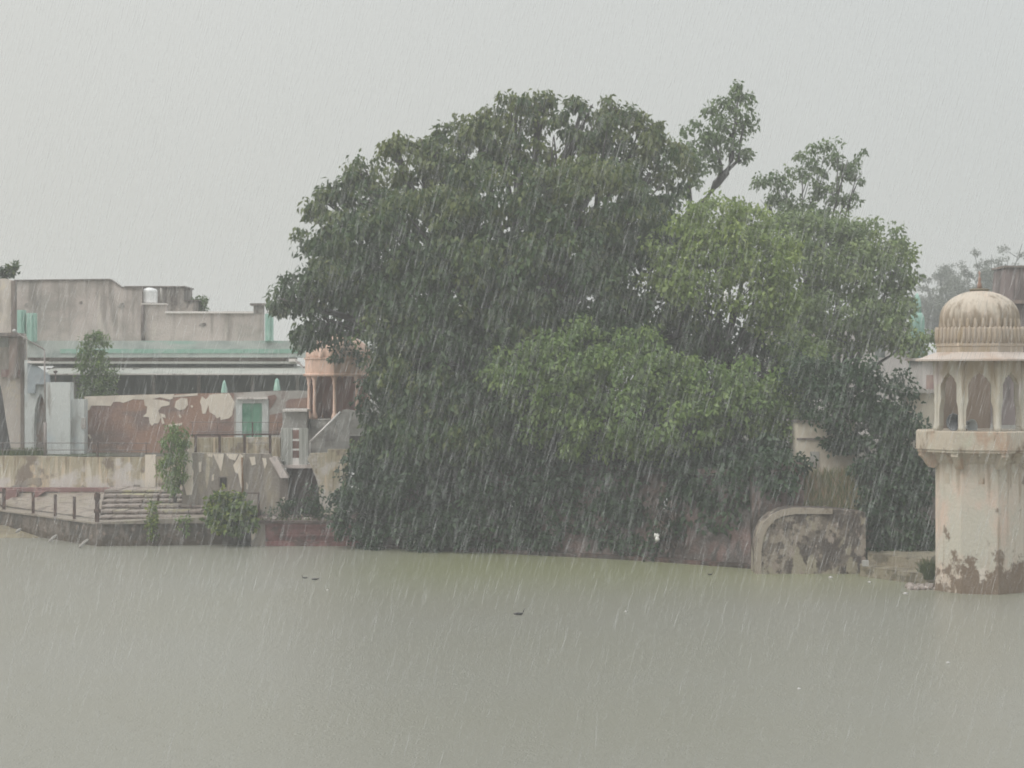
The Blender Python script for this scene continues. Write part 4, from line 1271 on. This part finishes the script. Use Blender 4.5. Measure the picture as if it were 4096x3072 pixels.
for k in range(18):
    s = k / 17.0
    prof.append((max(0.15, 1.66 * math.cos(max(0.0, s - 0.1) / 0.9 * math.pi * 0.5) ** 0.6), zd1 + 0.05 + hh * s))
    am.append(0.08 * (1 - s) ** 0.5)
MB().lathe(prof, 128, SC, SR, 20, am).build("dome", mat_salmon, sp, True)
MB().lathe([(0.12, zt), (0.18, zt + 0.08), (0.05, zt + 0.2), (0.02, zt + 0.4)], 10, SC).build("finial", mat_finial, sp, True)

# ------------------------------------------------------------------ trees
E = lambda lst: [ell(*q) for q in lst]
big = E([(1215, 1170, 115, 95, 90.5), (1185, 1250, 95, 70, 91), (1310, 960, 135, 150, 90.5), (1340, 1100, 150, 100, 89.5), (1470, 810, 165, 150, 90.5), (1500, 1000, 220, 180, 88.5),
         (1680, 720, 190, 160, 91), (1860, 660, 190, 165, 91), (2080, 570, 190, 175, 91.5), (2270, 580, 190, 165, 91.5), (2470, 590, 180, 175, 91), (2600, 720, 160, 190, 91),
         (2000, 850, 290, 210, 88), (2330, 850, 280, 220, 87.5), (1720, 960, 240, 210, 87.8), (2560, 960, 200, 190, 88.5), (1480, 1160, 125, 80, 89), (1260, 1310, 110, 70, 90.5),
         (1665, 1230, 215, 200, 86.8), (1920, 1130, 260, 210, 86), (2230, 1110, 260, 210, 86), (1640, 1480, 140, 190, 87.2), (1800, 1460, 240, 210, 85.8), (2080, 1390, 240, 210, 85.8),
         (2380, 1340, 230, 190, 86), (1680, 1720, 200, 190, 86), (1950, 1680, 240, 200, 85.2), (2230, 1650, 210, 190, 85.5), (2580, 1270, 190, 170, 87), (2760, 1330, 170, 150, 87),
         (1535, 1450, 65, 120, 89.5), (1610, 1600, 190, 150, 92), (1600, 1840, 180, 110, 91), (1900, 1700, 250, 150, 92), (2150, 1800, 200, 120, 91), (1800, 1450, 250, 180, 93), (2200, 1400, 250, 180, 93), (1390, 1222, 120, 30, 91.5), (1375, 1288, 105, 18, 92), (1480, 1900, 90, 110, 89)])
ptop = E([(1130, 1190, 60, 50, 90.8, 0.7), (1215, 1170, 115, 95, 90.5, 1.0), (1165, 1212, 82, 40, 91, 0.8), (1310, 960, 130, 145, 90.5, 1.3), (1300, 790, 80, 60, 91, 0.7), (1470, 800, 160, 145, 90.5, 1.4), (1440, 690, 70, 50, 91, 0.6),
          (1680, 700, 185, 155, 91, 1.5), (1560, 580, 70, 45, 91, 0.6), (1720, 570, 80, 40, 91, 0.6), (1860, 620, 180, 150, 91, 1.4), (1900, 490, 60, 55, 91.5, 0.7), (2080, 540, 180, 165, 91.5, 1.4),
          (2060, 410, 70, 40, 91.5, 0.6), (2160, 410, 60, 40, 91.5, 0.6), (2270, 560, 185, 160, 91.5, 1.4), (2330, 440, 80, 45, 91.5, 0.6), (2460, 430, 80, 45, 91.5, 0.6), (2470, 580, 175, 165, 91, 1.4),
          (2600, 690, 150, 180, 91, 1.4), (2570, 500, 80, 50, 91, 0.6)])
pt_ = thing("pipal_tree", "huge dark pipal tree with an olive tinged crown filling the middle of the shore", "tree", (1.0, 92.0, GZ))
mb = MB()
limbs(mb, (1.0, 92.0, GZ), big[8:] + ptop, 0.95, 11)
mb.build("trunk", mat_bark, pt_, True)
c0_, r0_ = clumps(ptop, 1.15, 0.32, 0.66, 11, 0.30)
c1_, r1_ = clumps(big[3:4] + big[5:6] + big[12:], 1.25, 0.40, 0.85, 12, 0.25)
cc_ = np.concatenate([c0_, c1_])
olive_and_skylight = 0.34 * np.clip((cc_[:, 2] - 13.5) / 5.0, 0, 1) + 0.10 * np.sin(cc_[:, 0] * 0.9 + cc_[:, 2] * 0.7)  # olive leaf tint; upper clumps also lightened, painting in sky light
leaf_mesh("crown", lf_dark, cc_, np.concatenate([r0_, r1_]), 52, 0.30, 1.2, 13, pt_, 0.02, 0.8, 0.5, None, olive_and_skylight)

shore = E([(1470, 1960, 130, 110, 86.5), (1400, 2050, 90, 80, 86.4), (1500, 2120, 110, 70, 86), (1650, 1950, 170, 150, 85.8), (1720, 2100, 170, 90, 85), (1900, 1960, 180, 150, 85),
           (1960, 2110, 180, 90, 84.2), (2160, 1940, 180, 150, 84.4), (2200, 2110, 160, 90, 83.4), (2400, 1900, 170, 140, 84), (2420, 2060, 120, 100, 82.9), (1560, 1850, 150, 120, 87),
           (2580, 1840, 170, 120, 83.8), (2760, 1830, 160, 110, 82.6), (2800, 1960, 110, 70, 80.6)])
tree("shore_tree", "deep green bushy tree overhanging the pond below the pipal", shore, (-0.5, 87.5, GZ), lf_shore, 23,
     per_m2=1.5, r=(0.35, 0.75), per=44, size=0.26, hang=0.7, r0=0.5, fork=0.3)

mid = E([(2060, 1480, 110, 90, 83.0), (2190, 1420, 120, 95, 83), (2330, 1350, 90, 80, 83.4), (2300, 1450, 130, 110, 82.4), (2540, 1400, 110, 100, 83), (2470, 1520, 150, 110, 81.8),
         (2680, 1500, 140, 100, 82), (2820, 1560, 150, 110, 81.6), (2990, 1520, 130, 100, 82), (2360, 1630, 110, 110, 82), (2560, 1660, 160, 120, 81.2), (2760, 1690, 150, 90, 81),
         (3050, 1620, 120, 90, 81.6), (2330, 1760, 80, 80, 82.6), (2050, 1580, 80, 60, 83.6),
         (2230, 1560, 110, 110, 82.6), (2150, 1690, 70, 80, 83.2), (2480, 1800, 110, 55, 82.4), (2640, 1800, 100, 50, 82), (3160, 1560, 90, 90, 82.4), (3190, 1430, 110, 80, 86), (3130, 1690, 80, 60, 81.4), (2960, 1640, 120, 100, 81.4), (1980, 1500, 60, 50, 83.8)])
tree("neem_tree", "yellow-green neem tree in front of the dark pipal crown, low over the shore", mid, (5.0, 85.0, GZ), lf_mid, 31,
     per_m2=1.9, r=(0.32, 0.66), per=42, size=0.23, hang=0.9, r0=0.38, tint=0.14, fork=0.3)

und = E([(2450, 1720, 160, 120, 88), (2650, 1760, 160, 120, 87.5), (2830, 1760, 160, 110, 87), (2980, 1760, 120, 100, 86.5), (3080, 1700, 110, 110, 86.5), (2950, 1620, 140, 110, 87.5), (2900, 1400, 160, 110, 88.5),
         (3060, 1420, 150, 110, 88), (3160, 1540, 120, 120, 87.5), (2700, 1560, 180, 110, 88.5), (2350, 1840, 150, 90, 87.5), (2600, 1880, 160, 80, 86), (2860, 1880, 130, 70, 84.5), (3060, 1810, 90, 70, 85),
         (2480, 1940, 120, 70, 82.6), (2660, 1890, 130, 70, 82.0), (2810, 1920, 110, 70, 81.2), (2930, 1850, 100, 60, 80.6), (3040, 1790, 80, 50, 80.2), (3120, 1820, 50, 60, 79.4), (2740, 1960, 60, 40, 80.9),
         (2560, 2010, 80, 55, 81.6), (2720, 1985, 80, 45, 80.7), (2860, 1990, 80, 55, 80), (2480, 2070, 80, 60, 81.9), (2400, 2130, 90, 60, 82.4), (3070, 1845, 70, 34, 77.9), (3160, 1850, 60, 34, 77.9), (2700, 2080, 70, 60, 80.3), (2890, 2070, 60, 50, 79.1), (2960, 2010, 50, 50, 78.9), (2600, 2170, 70, 40, 80.7), (2940, 1880, 80, 40, 79.4), (2800, 1870, 100, 40, 80.6), (3080, 1915, 50, 40, 76.95), (3145, 1900, 50, 50, 76.95), (3040, 1870, 40, 30, 76.95), (2960, 1930, 60, 60, 79.6), (2520, 2160, 60, 40, 81.2)])
tree("shade_tree", "dark leafy tree in the shade between the neem and the red ghat wall", und, (8.5, 89.5, GZ), lf_shore, 37,
     per_m2=1.1, r=(0.4, 0.85), per=48, size=0.28, hang=0.8, r0=0.35, fork=0.3, tint=0.05)

upy = E([(2850, 880, 150, 100, 86), (2990, 900, 130, 100, 86.5), (2740, 1000, 140, 110, 85.5), (2900, 1010, 170, 130, 85), (3060, 1040, 130, 120, 85.6), (2660, 1080, 100, 90, 85.8),
         (2800, 1130, 160, 100, 85), (2980, 1160, 150, 110, 85), (3110, 1190, 100, 90, 85.5), (3090, 1290, 100, 60, 85.5)])
tree("lime_tree", "bright yellow-green tree rising above the neem beside the pipal", upy, (9.5, 88.0, GZ), lf_yellow, 41,
     per_m2=1.9, r=(0.32, 0.66), per=42, size=0.23, hang=0.9, r0=0.35, fork=0.5)

rgt = E([(3170, 930, 120, 90, 94), (3320, 930, 140, 90, 94), (3480, 960, 120, 90, 94), (3590, 1060, 80, 110, 94), (3250, 1060, 150, 120, 93), (3430, 1080, 150, 120, 93), (3540, 1190, 120, 110, 93),
         (3340, 1230, 170, 110, 92), (3180, 1250, 120, 100, 92), (3560, 1310, 130, 80, 92), (3650, 1370, 80, 50, 91), (3390, 1340, 130, 70, 92), (3200, 1380, 110, 60, 91)])
tree("spreading_tree", "mid green spreading tree with a ragged edge beside the domed tower", rgt, (16.0, 96.0, GZ), lf_right, 53,
     per_m2=1.7, r=(0.35, 0.72), per=42, size=0.25, hang=0.8, r0=0.4, fork=0.4, tint=0.02)

low = E([(3260, 1490, 130, 80, 80.5), (3430, 1530, 150, 90, 80), (3560, 1590, 110, 100, 80), (3330, 1620, 150, 90, 79.5), (3480, 1700, 140, 110, 79), (3620, 1760, 90, 120, 78.8), (3560, 1880, 130, 120, 78.2),
         (3470, 1960, 90, 130, 78), (3640, 2000, 90, 140, 77.6), (3540, 2090, 130, 110, 77.2), (3660, 2170, 100, 80, 76.6), (3520, 2190, 80, 60, 76.4), (3380, 1740, 90, 60, 79.2), (3700, 1900, 60, 120, 78.5)])
tree("dark_bush_tree", "dark green bushy tree between the mossy wall and the cream tower", low, (15.6, 79.6, GZ - 0.3), lf_shore, 61,
     per_m2=1.9, r=(0.30, 0.62), per=42, size=0.23, hang=0.7, r0=0.3, fork=0.25, tint=0.08)

tall = E([(2940, 420, 70, 65, 97), (2885, 470, 70, 60, 97), (2990, 470, 45, 75, 97), (2820, 520, 80, 70, 96.5), (2900, 560, 80, 55, 97), (2770, 600, 90, 80, 96), (2830, 640, 60, 60, 96.5), (2720, 700, 90, 110, 95),
          (2985, 610, 26, 22, 97), (2940, 360, 36, 36, 97)])
tt = thing("tall_tree", "tall thin tree with a bare bent limb rising above the pipal crown", "tree", tuple(P(2700, 1838, 97)))
mb = MB()
mb.tube([P(2690, 1860, 97), P(2720, 1400, 97), P(2770, 950, 97), P(2812, 815, 97), P(2865, 735, 97), P(2905, 690, 97), P(2925, 640, 97), P(2932, 560, 97), P(2945, 480, 97), P(2950, 400, 97)],
        [0.5, 0.42, 0.32, 0.24, 0.22, 0.18, 0.14, 0.11, 0.08, 0.03], 9)
mb.tube([P(2885, 712, 97), P(2882, 660, 97), P(2870, 610, 97), P(2840, 540, 97)], [0.14, 0.10, 0.08, 0.03], 7)
mb.tube([P(2910, 682, 97), P(2945, 648, 97), P(2962, 640, 97), P(2970, 655, 97)], [0.10, 0.08, 0.06, 0.05], 7)
mb.tube([P(2955, 640, 97), P(2962, 560, 97), P(2985, 470, 97)], [0.07, 0.06, 0.03], 7)
mb.tube([P(2740, 1200, 97), P(2760, 800, 96.3), P(2750, 640, 96)], [0.2, 0.12, 0.04], 7)
mb.tube([P(2932, 560, 97), P(2900, 500, 97), P(2880, 450, 97)], [0.06, 0.05, 0.02], 6)
mb.build("trunk", mat_bark, tt, True)
c, r_ = clumps(tall, 1.3, 0.25, 0.5, 71, 0.3)
leaf_mesh("crown", lf_pale, c, r_, 30, 0.25, 0.9, 72, tt, 0.0, 0.9)

spr = E([(3130, 740, 110, 70, 101), (3210, 660, 100, 60, 101), (3300, 610, 90, 45, 101), (3390, 640, 70, 60, 101), (3430, 690, 50, 40, 101), (3240, 790, 130, 55, 101), (3340, 760, 80, 60, 101), (3060, 800, 60, 40, 101),
         (3390, 790, 40, 60, 101), (3180, 860, 160, 50, 100)])
st = thing("sparse_tree", "pale sparse tree whose thin crown stands alone against the sky", "tree", tuple(P(3200, 1838, 101)))
mb = MB()
limbs(mb, P(3200, 1838, 101), spr, 0.28, 81, 0.62)
mb.build("trunk", mat_bark, st, True)
c, r_ = clumps(spr, 1.0, 0.24, 0.46, 82, 0.35)
leaf_mesh("crown", lf_pale, c, r_, 30, 0.25, 0.9, 83, st, 0.05, 0.9)

# misty thorn trees far behind the dome
for (px, d, wpx, ytop, seed, lab) in [(3990, 215, 430, 945, 91, "misty grey thorn tree behind the dome's finial"), (3790, 235, 260, 1050, 92, "smaller misty thorn tree between the turquoise spire and the dome")]:
    mt = thing("thorn_tree", lab, "tree", (X(px, d), d, GZ), "misty thorn trees")
    g = random.Random(seed)
    mb = MB()
    C_, R_ = [], []
    base = Vector((X(px, d), d, GZ))
    ztop = Z(ytop, d)
    W = wpx / F * d
    fk = base + Vector((0, 0, (ztop - GZ) * 0.32))
    mb.tube([base, fk], [0.4, 0.3], 8)
    for k in range(26):
        a = g.uniform(-1, 1)
        tip = Vector((base.x + a * W * 0.55, d + g.uniform(-4, 4), GZ + (ztop - GZ) * (1.0 - 0.35 * a * a) * g.uniform(0.78, 1.0)))
        m1 = fk.lerp(tip, 0.5) + Vector((g.uniform(-.6, .6), 0, g.uniform(0, 0.8)))
        mb.tube([fk, m1, tip], [0.16, 0.10, 0.03], 6)
        for j in range(9):
            s0 = m1.lerp(tip, g.uniform(-0.3, 1.0))
            tp = s0 + Vector((g.uniform(-1.6, 1.6), g.uniform(-1.2, 1.2), g.uniform(-0.5, 1.4)))
            mb.tube([s0, tp], [0.045, 0.012], 4)
            for q in range(3):
                C_.append(s0.lerp(tp, g.uniform(0.3, 1.0)) + Vector((g.uniform(-.3, .3), g.uniform(-.3, .3), g.uniform(-.2, .2))))
                R_.append(g.uniform(0.25, 0.55))
    mb.build("trunk", mat_far_bark, mt, True)
    leaf_mesh("crown", lf_mist, [tuple(q) for q in C_], [q * 1.5 for q in R_], 34, 0.24, 0.1, seed + 5, mt, 0.0, 0.6)

# small plants and shrubs
plant = lambda *a, **k: tree(*a, cat="plant", **k)
tree("young_tree", "feathery young tree in front of the grey eave of the hall", E([(380, 1375, 50, 45, 104.6), (380, 1440, 66, 55, 104.6), (388, 1510, 72, 60, 104.6), (392, 1580, 66, 60, 104.6), (375, 1340, 26, 22, 104.6)]),
     tuple(P(390, 1790, 104.6)), lf_mid, 101, per_m2=3.2, r=(0.25, 0.45), per=26, size=0.26, hang=0.25, r0=0.09, aspect=0.3, fork=0.6)
plant("drooping_shrub", "tall drooping green shrub between the ochre wall and the grey wall", E([(700, 1730, 45, 36, 91.2), (700, 1790, 56, 50, 91.0), (690, 1860, 52, 56, 90.9), (700, 1920, 44, 50, 90.9)]),
      tuple(P(700, 1985, 91.0)), lf_mid, 103, per_m2=4.5, r=(0.2, 0.36), per=30, size=0.2, hang=1.2, r0=0.06, aspect=0.3, tint=0.2)
plant("lime_shrub", "lime green broad-leaved shrub on the terrace edge", E([(870, 2015, 46, 34, 87.0), (940, 2030, 70, 46, 87.2), (860, 2075, 40, 46, 87.0), (930, 2090, 80, 50, 86.9), (990, 2080, 40, 50, 87), (900, 1985, 36, 24, 87.2)]),
      tuple(P(920, 2100, 87.4)), lf_lime, 105, per_m2=4.2, r=(0.18, 0.34), per=20, size=0.26, hang=0.3, r0=0.05, aspect=0.7, fork=0.3, tint=0.22)
plant("yellow_weed", "small yellow-green weed growing on the terrace edge by the steps", E([(608, 2020, 28, 28, 87.2), (612, 2070, 30, 34, 87.1), (610, 2120, 26, 30, 87.0)]),
      tuple(P(610, 2140, 87.3)), lf_lime, 107, per_m2=5, r=(0.12, 0.24), per=18, size=0.19, hang=0.2, r0=0.03, aspect=0.45, tint=0.25)
plant("small_weed", "small green weed on the rubble wall between two shrubs", E([(735, 2085, 26, 22, 87.3), (735, 2115, 22, 22, 87.2)]),
      tuple(P(735, 2130, 87.4)), lf_mid, 108, per_m2=5, r=(0.1, 0.2), per=14, size=0.16, hang=0.2, r0=0.02, aspect=0.45)
plant("step_weed", "green weed growing on the rubble above the brick quay", E([(1120, 2050, 50, 30, 89), (1160, 2020, 30, 40, 89.2), (1260, 2000, 46, 56, 89.6), (1290, 2050, 40, 36, 89.2), (1240, 2060, 30, 30, 89)]),
      tuple(P(1200, 2085, 89.4)), lf_shore, 109, per_m2=3.2, r=(0.16, 0.3), per=18, size=0.2, hang=0.4, r0=0.03, aspect=0.45, tint=0.15)
plant("roof_sapling", "sapling growing on the roof beside the dark stair block", E([(770, 1225, 30, 20, 113.5), (800, 1205, 18, 18, 113.5), (815, 1228, 22, 16, 113.5)]),
      tuple(P(790, 1262, 113.5)), lf_pale, 110, per_m2=3, r=(0.2, 0.32), per=18, size=0.22, hang=0.1, r0=0.04)
plant("roof_bush", "dark bush growing over the roof of the balcony house", E([(-20, 1090, 60, 30, 103), (35, 1085, 24, 26, 103), (50, 1070, 12, 18, 103)]),
      tuple(P(10, 1120, 103)), lf_dark, 111, per_m2=3, r=(0.2, 0.36), per=24, size=0.24, hang=0.1, r0=0.05)
plant("dome_creeper", "dark creeper spilling over the dome of the salmon pavilion", E([(1345, 1398, 20, 26, 94.5), (1372, 1362, 36, 24, 94.7), (1402, 1392, 34, 38, 94.6), (1358, 1430, 40, 14, 94.2), (1416, 1432, 34, 26, 94.4)]),
      tuple(P(1350, 1400, 95.0)), lf_shore, 113, per_m2=2.2, r=(0.18, 0.34), per=16, size=0.24, hang=0.8, r0=0.05, fork=0.3)
plant("brown_creeper", "dry reddish brown creeper hanging down the red ghat wall", E([(2650, 2020, 50, 70, 80.2), (2680, 2110, 60, 70, 79.7)]),
      (X(2665, 81.3), 81.3, 1.6), leaf_mat("dry_brown_leaf", (0.055, 0.045, 0.035), (0.10, 0.075, 0.06), (0.16, 0.11, 0.09)), 115, per_m2=2.6, r=(0.2, 0.4), per=26, size=0.2, hang=1.3, r0=0.04, aspect=0.3)


def tuft(name, label, mat, spots, n, h, seed, lean=0.35):
    """upright blades: grass"""
    g = np.random.default_rng(seed)
    v, f, tint = [], [], []
    for (x0, x1, y0, y1, z) in spots:
        for _ in range(n):
            x, y = g.uniform(x0, x1), g.uniform(y0, y1)
            hh = h * g.uniform(0.4, 1.1)
            dx, dy = g.normal(0, lean, 2) * hh
            w_ = 0.022 + 0.02 * g.random()
            zz = z(x, y) if callable(z) else z
            k = len(v)
            v += [(x - w_, y, zz - 0.05), (x + w_, y, zz - 0.05), (x + dx * 0.5 + w_ * .6, y + dy * .5, zz + hh * 0.6), (x + dx * 0.5 - w_ * .6, y + dy * .5, zz + hh * 0.6), (x + dx, y + dy, zz + hh)]
            f += [(k, k + 1, k + 2, k + 3), (k + 3, k + 2, k + 4)]
            tint += [float(np.clip(g.normal(0.5, 0.3), 0, 1))] * 5
    me = bpy.data.meshes.new(name)
    me.from_pydata(v, [], f)
    a = me.attributes.new("tint", 'FLOAT', 'POINT')
    a.data.foreach_set("value", tint)
    me.materials.append(mat)
    o = bpy.data.objects.new(name, me)
    COL.objects.link(o)
    o["kind"] = "stuff"
    o["label"] = label
    o["category"] = "grass"
    return o


tuft("dry_grass", "straw and green grass on the bank above the mossy round-shouldered wall", lf_dry, [(X(3150, 77), X(3440, 77), 76.45, 78.8, lambda x, y: 0.7 + (y - 76.45) * 1.45 if y < 78.2 else 3.3)], 2600, 0.75, 5, 0.25)
tuft("terrace_grass", "green grass along the top of the ochre wall", lf_grass, [(X(-60, 98.8), X(175, 98.8), 98.5, 100.0, GZ)], 500, 0.42, 6)
tuft("edge_grass", "thin grass in the cracks along the top of the brick quay", lf_grass, [(X(1010, 87.6), X(1430, 87.6), 87.3, 87.9, 1.02)], 110, 0.3, 12)
tuft("ledge_grass", "grass at the foot of the cream tower on the stone ledge", lf_grass, [(X(3690, 71.4), X(3745, 71.4), 70.9, 71.8, 0.25)], 200, 0.7, 8)

# ------------------------------------------------------------------ birds and litter
def bird(px, py, label, mat, s=1.0, turn=1, up=True):
    d = F * HC / (py - HZ)
    c = Vector((X(px, d), d, 0))
    mb = MB()
    body = [(-0.34, 0.08), (-0.24, 0.07), (-0.1, 0.06), (0.06, 0.06), (0.17, 0.09)]
    rr = [0.015, 0.05, 0.085, 0.08, 0.045]
    pts = [c + Vector((x * s * turn, 0, z * s)) for x, z in body]
    rad = [r * s for r in rr]
    if up:
        nk = [(0.22, 0.18, 0.03), (0.235, 0.28, 0.026), (0.27, 0.335, 0.034), (0.31, 0.335, 0.018), (0.38, 0.325, 0.006)]
    else:
        nk = [(0.23, 0.12, 0.035), (0.27, 0.15, 0.036), (0.31, 0.145, 0.016), (0.36, 0.135, 0.006)]
    for x, z, r in nk:
        pts.append(c + Vector((x * s * turn, 0, z * s)))
        rad.append(r * s)
    mb.tube(pts, rad, 10)
    return tag(mb.build("water_bird", mat, None, True), label, "bird", "dark birds on the pond")


bird(2078, 2460, "black water bird with raised neck alone in mid pond", mat_bird, 0.58, 1)
bird(1218, 2314, "black water bird with raised neck swimming beside a lower one", mat_bird, 0.38, -1)
bird(1262, 2320, "low black water bird just behind its raised-necked companion", mat_bird, 0.48, 1, False)
bird(2842, 2300, "small dark bird on the water before the red ghat wall", mat_bird, 0.34, 1)
for px, py, d, w_, h_, lab in [(2626, 2152, 79.2, 17, 22, "crumpled white rag at the foot of the red ghat wall"), (2902, 1186, 81.6, 13, 34, "torn white cloth caught high in the bright yellow-green tree")]:
    g = random.Random(px)
    sc_ = d / F
    c = P(px, py, d)
    mb = MB()
    for k in range(5):
        a_ = g.uniform(0, 6.28)
        q = c + Vector((math.cos(a_) * w_ * 0.45 * sc_, g.uniform(-0.08, 0.02), (g.random() - 0.5) * 1.2 * h_ * sc_))
        rr_ = w_ * sc_ * g.uniform(0.35, 0.6)
        mb.tube([q + Vector((g.uniform(-.05, .05), 0, rr_ * 1.3)), q + Vector((0, 0, rr_ * 0.5)), q, q + Vector((g.uniform(-.06, .06), 0, -rr_ * 1.2))], [rr_ * 0.3, rr_ * 0.9, rr_, rr_ * 0.25], 7)
    tag(mb.build("white_rag", mat_egret), lab, "rag")
for k, (px, py, s, lab) in enumerate([(1310, 2360, 0.07, "white scrap floating near the two swimming birds"), (2502, 2446, 0.07, "tiny white scrap floating beyond the lone bird"),
                                      (3792, 2652, 0.09, "white scrap floating below the cream tower"), (3322, 2312, 0.16, "white bag floating at the foot of the mossy wall"),
                                      (3478, 2330, 0.12, "pale scrap floating against the stone ledge"), (3622, 2376, 0.16, "white bag caught beside the tower's base"), (3196, 2756, 0.08, "faint white scrap floating in the open water")]):
    d = F * HC / (py - HZ)
    x = X(px, d)
    s *= 0.5
    mb = MB().lathe([(s, -0.02), (s * 1.2, s * 0.3), (s * 0.7, s * 0.7), (s * 0.1, s * 0.9)], 7, (x, d), k * 0.7)
    tag(mb.build("floating_litter", mat_litter), lab, "litter", "white litter on the pond")
rk = MB()
g = random.Random(9)
for k in range(16):
    px = g.uniform(3640, 3760)
    d = g.uniform(69.3, 71.0)
    s = g.uniform(0.08, 0.2)
    rk.lathe([(s, -0.1), (s * 1.1, s * .4), (s * .6, s * .9), (s * .1, s)], 6, (X(px, d), d), g.uniform(0, 1))
o = rk.build("rubble", mat_step)
o["kind"] = "stuff"
o["label"] = "broken stones in the water beside the tower"
o["category"] = "rubble"

# ------------------------------------------------------------------ falling rain and the wet air
g = np.random.default_rng(77)
V_, F_ = [], []


def rain_band(y0, y1, n, wid, ln):
    yy = (y0 ** 3 + (y1 ** 3 - y0 ** 3) * g.random(n)) ** (1 / 3)
    xx = (g.random(n) * 2 - 1) * (0.30 * yy + 1.5)
    zz = HC + (g.random(n) * 2 - 1) * (0.22 * yy + 0.3)
    ok = (zz > 0.3) & (zz < 25)
    yy, xx, zz = yy[ok], xx[ok], zz[ok]
    n = len(yy)
    l = ln * (0.5 + g.random(n))
    sl = np.tan(np.radians(g.normal(15, 3.0, n)))
    r = wid * (0.6 + 0.7 * g.random(n))
    ax = np.stack([sl * 0.5, g.normal(0, 0.05, n), np.ones(n) * 0.5], 1)
    a = np.stack([xx, yy, zz], 1) + ax * l[:, None]
    b_ = np.stack([xx, yy, zz], 1) - ax * l[:, None]
    m_ = a * 0.35 + b_ * 0.65
    vs = np.empty((n, 5, 3))
    vs[:, 0] = a
    vs[:, 1] = b_
    for k in range(3):
        q = 2 * math.pi * k / 3 + 0.4
        vs[:, 2 + k] = m_ + np.stack([np.cos(q) * r, np.sin(q) * r, np.zeros(n)], 1)
    return vs


rains = [rain_band(4.0, 11.0, 3600, 0.0016, 0.115), rain_band(11, 26, 18000, 0.0024, 0.16), rain_band(26, 48, 9000, 0.0034, 0.22), rain_band(50, 72, 17000, 0.0075, 0.62)]
vs = np.concatenate(rains)
N = len(vs)
tri = np.array([(0, 2, 3), (0, 3, 4), (0, 4, 2), (1, 3, 2), (1, 4, 3), (1, 2, 4)])
idx = (np.arange(N)[:, None, None] * 5 + tri[None]).reshape(-1)
me = bpy.data.meshes.new("rain")
me.vertices.add(N * 5)
me.vertices.foreach_set("co", vs.reshape(-1).astype(np.float32))
me.loops.add(len(idx))
me.loops.foreach_set("vertex_index", idx.astype(np.int32))
me.polygons.add(N * 6)
me.polygons.foreach_set("loop_start", np.arange(0, N * 18, 3, dtype=np.int32))
me.polygons.foreach_set("loop_total", np.full(N * 6, 3, dtype=np.int32))
me.update(calc_edges=True)
rm = bpy.data.materials.new("falling_rain_water")
rm.use_nodes = True
t = rm.node_tree
t.nodes.remove(t.nodes["Principled BSDF"])
tp = t.nodes.new("ShaderNodeBsdfTransparent")
df = t.nodes.new("ShaderNodeBsdfDiffuse")
df.inputs["Color"].default_value = (0.78, 0.79, 0.79, 1)
tl = t.nodes.new("ShaderNodeBsdfTranslucent")
tl.inputs["Color"].default_value = (0.78, 0.79, 0.79, 1)
m1 = t.nodes.new("ShaderNodeMixShader")
m1.inputs[0].default_value = 0.5
m2 = t.nodes.new("ShaderNodeMixShader")
m2.inputs[0].default_value = 0.11
t.links.new(df.outputs[0], m1.inputs[1])
t.links.new(tl.outputs[0], m1.inputs[2])
t.links.new(tp.outputs[0], m2.inputs[1])
t.links.new(m1.outputs[0], m2.inputs[2])
t.links.new(m2.outputs[0], t.nodes["Material Output"].inputs["Surface"])
me.materials.append(rm)
rm2 = rm.copy()                                       # added far curtain of oversized, paler streaks to show against the trees
rm2.name = "added_far_rain_streaks"
for nd in rm2.node_tree.nodes:
    if nd.type in ('BSDF_DIFFUSE', 'BSDF_TRANSLUCENT'):
        nd.inputs["Color"].default_value = (0.95, 0.96, 0.96, 1)
    if nd.type == 'MIX_SHADER' and nd.inputs[0].default_value < 0.4:
        nd.inputs[0].default_value = 0.17
me.materials.append(rm2)
mi = np.zeros(N * 6, dtype=np.int32)
mi[(N - len(rains[-1])) * 6:] = 1
me.polygons.foreach_set("material_index", mi)
ro = bpy.data.objects.new("rain", me)
COL.objects.link(ro)
ro["kind"] = "stuff"
ro["label"] = "slanting streaks of heavy falling rain"
ro["category"] = "rain"

hz = MB().box(-320, 320, -60, 640, -1.0, 26).build("haze", None)
hm = bpy.data.materials.new("rain_haze")
hm.use_nodes = True
t = hm.node_tree
t.nodes.remove(t.nodes["Principled BSDF"])
pv = t.nodes.new("ShaderNodeVolumePrincipled")
pv.inputs["Color"].default_value = (0.93, 0.94, 0.94, 1)
pv.inputs["Density"].default_value = 0.0015
t.links.new(pv.outputs[0], t.nodes["Material Output"].inputs["Volume"])
hz.data.materials.clear()
hz.data.materials.append(hm)
hz["kind"] = "stuff"
hz["label"] = "pale wet air of the rainstorm"
hz["category"] = "haze"
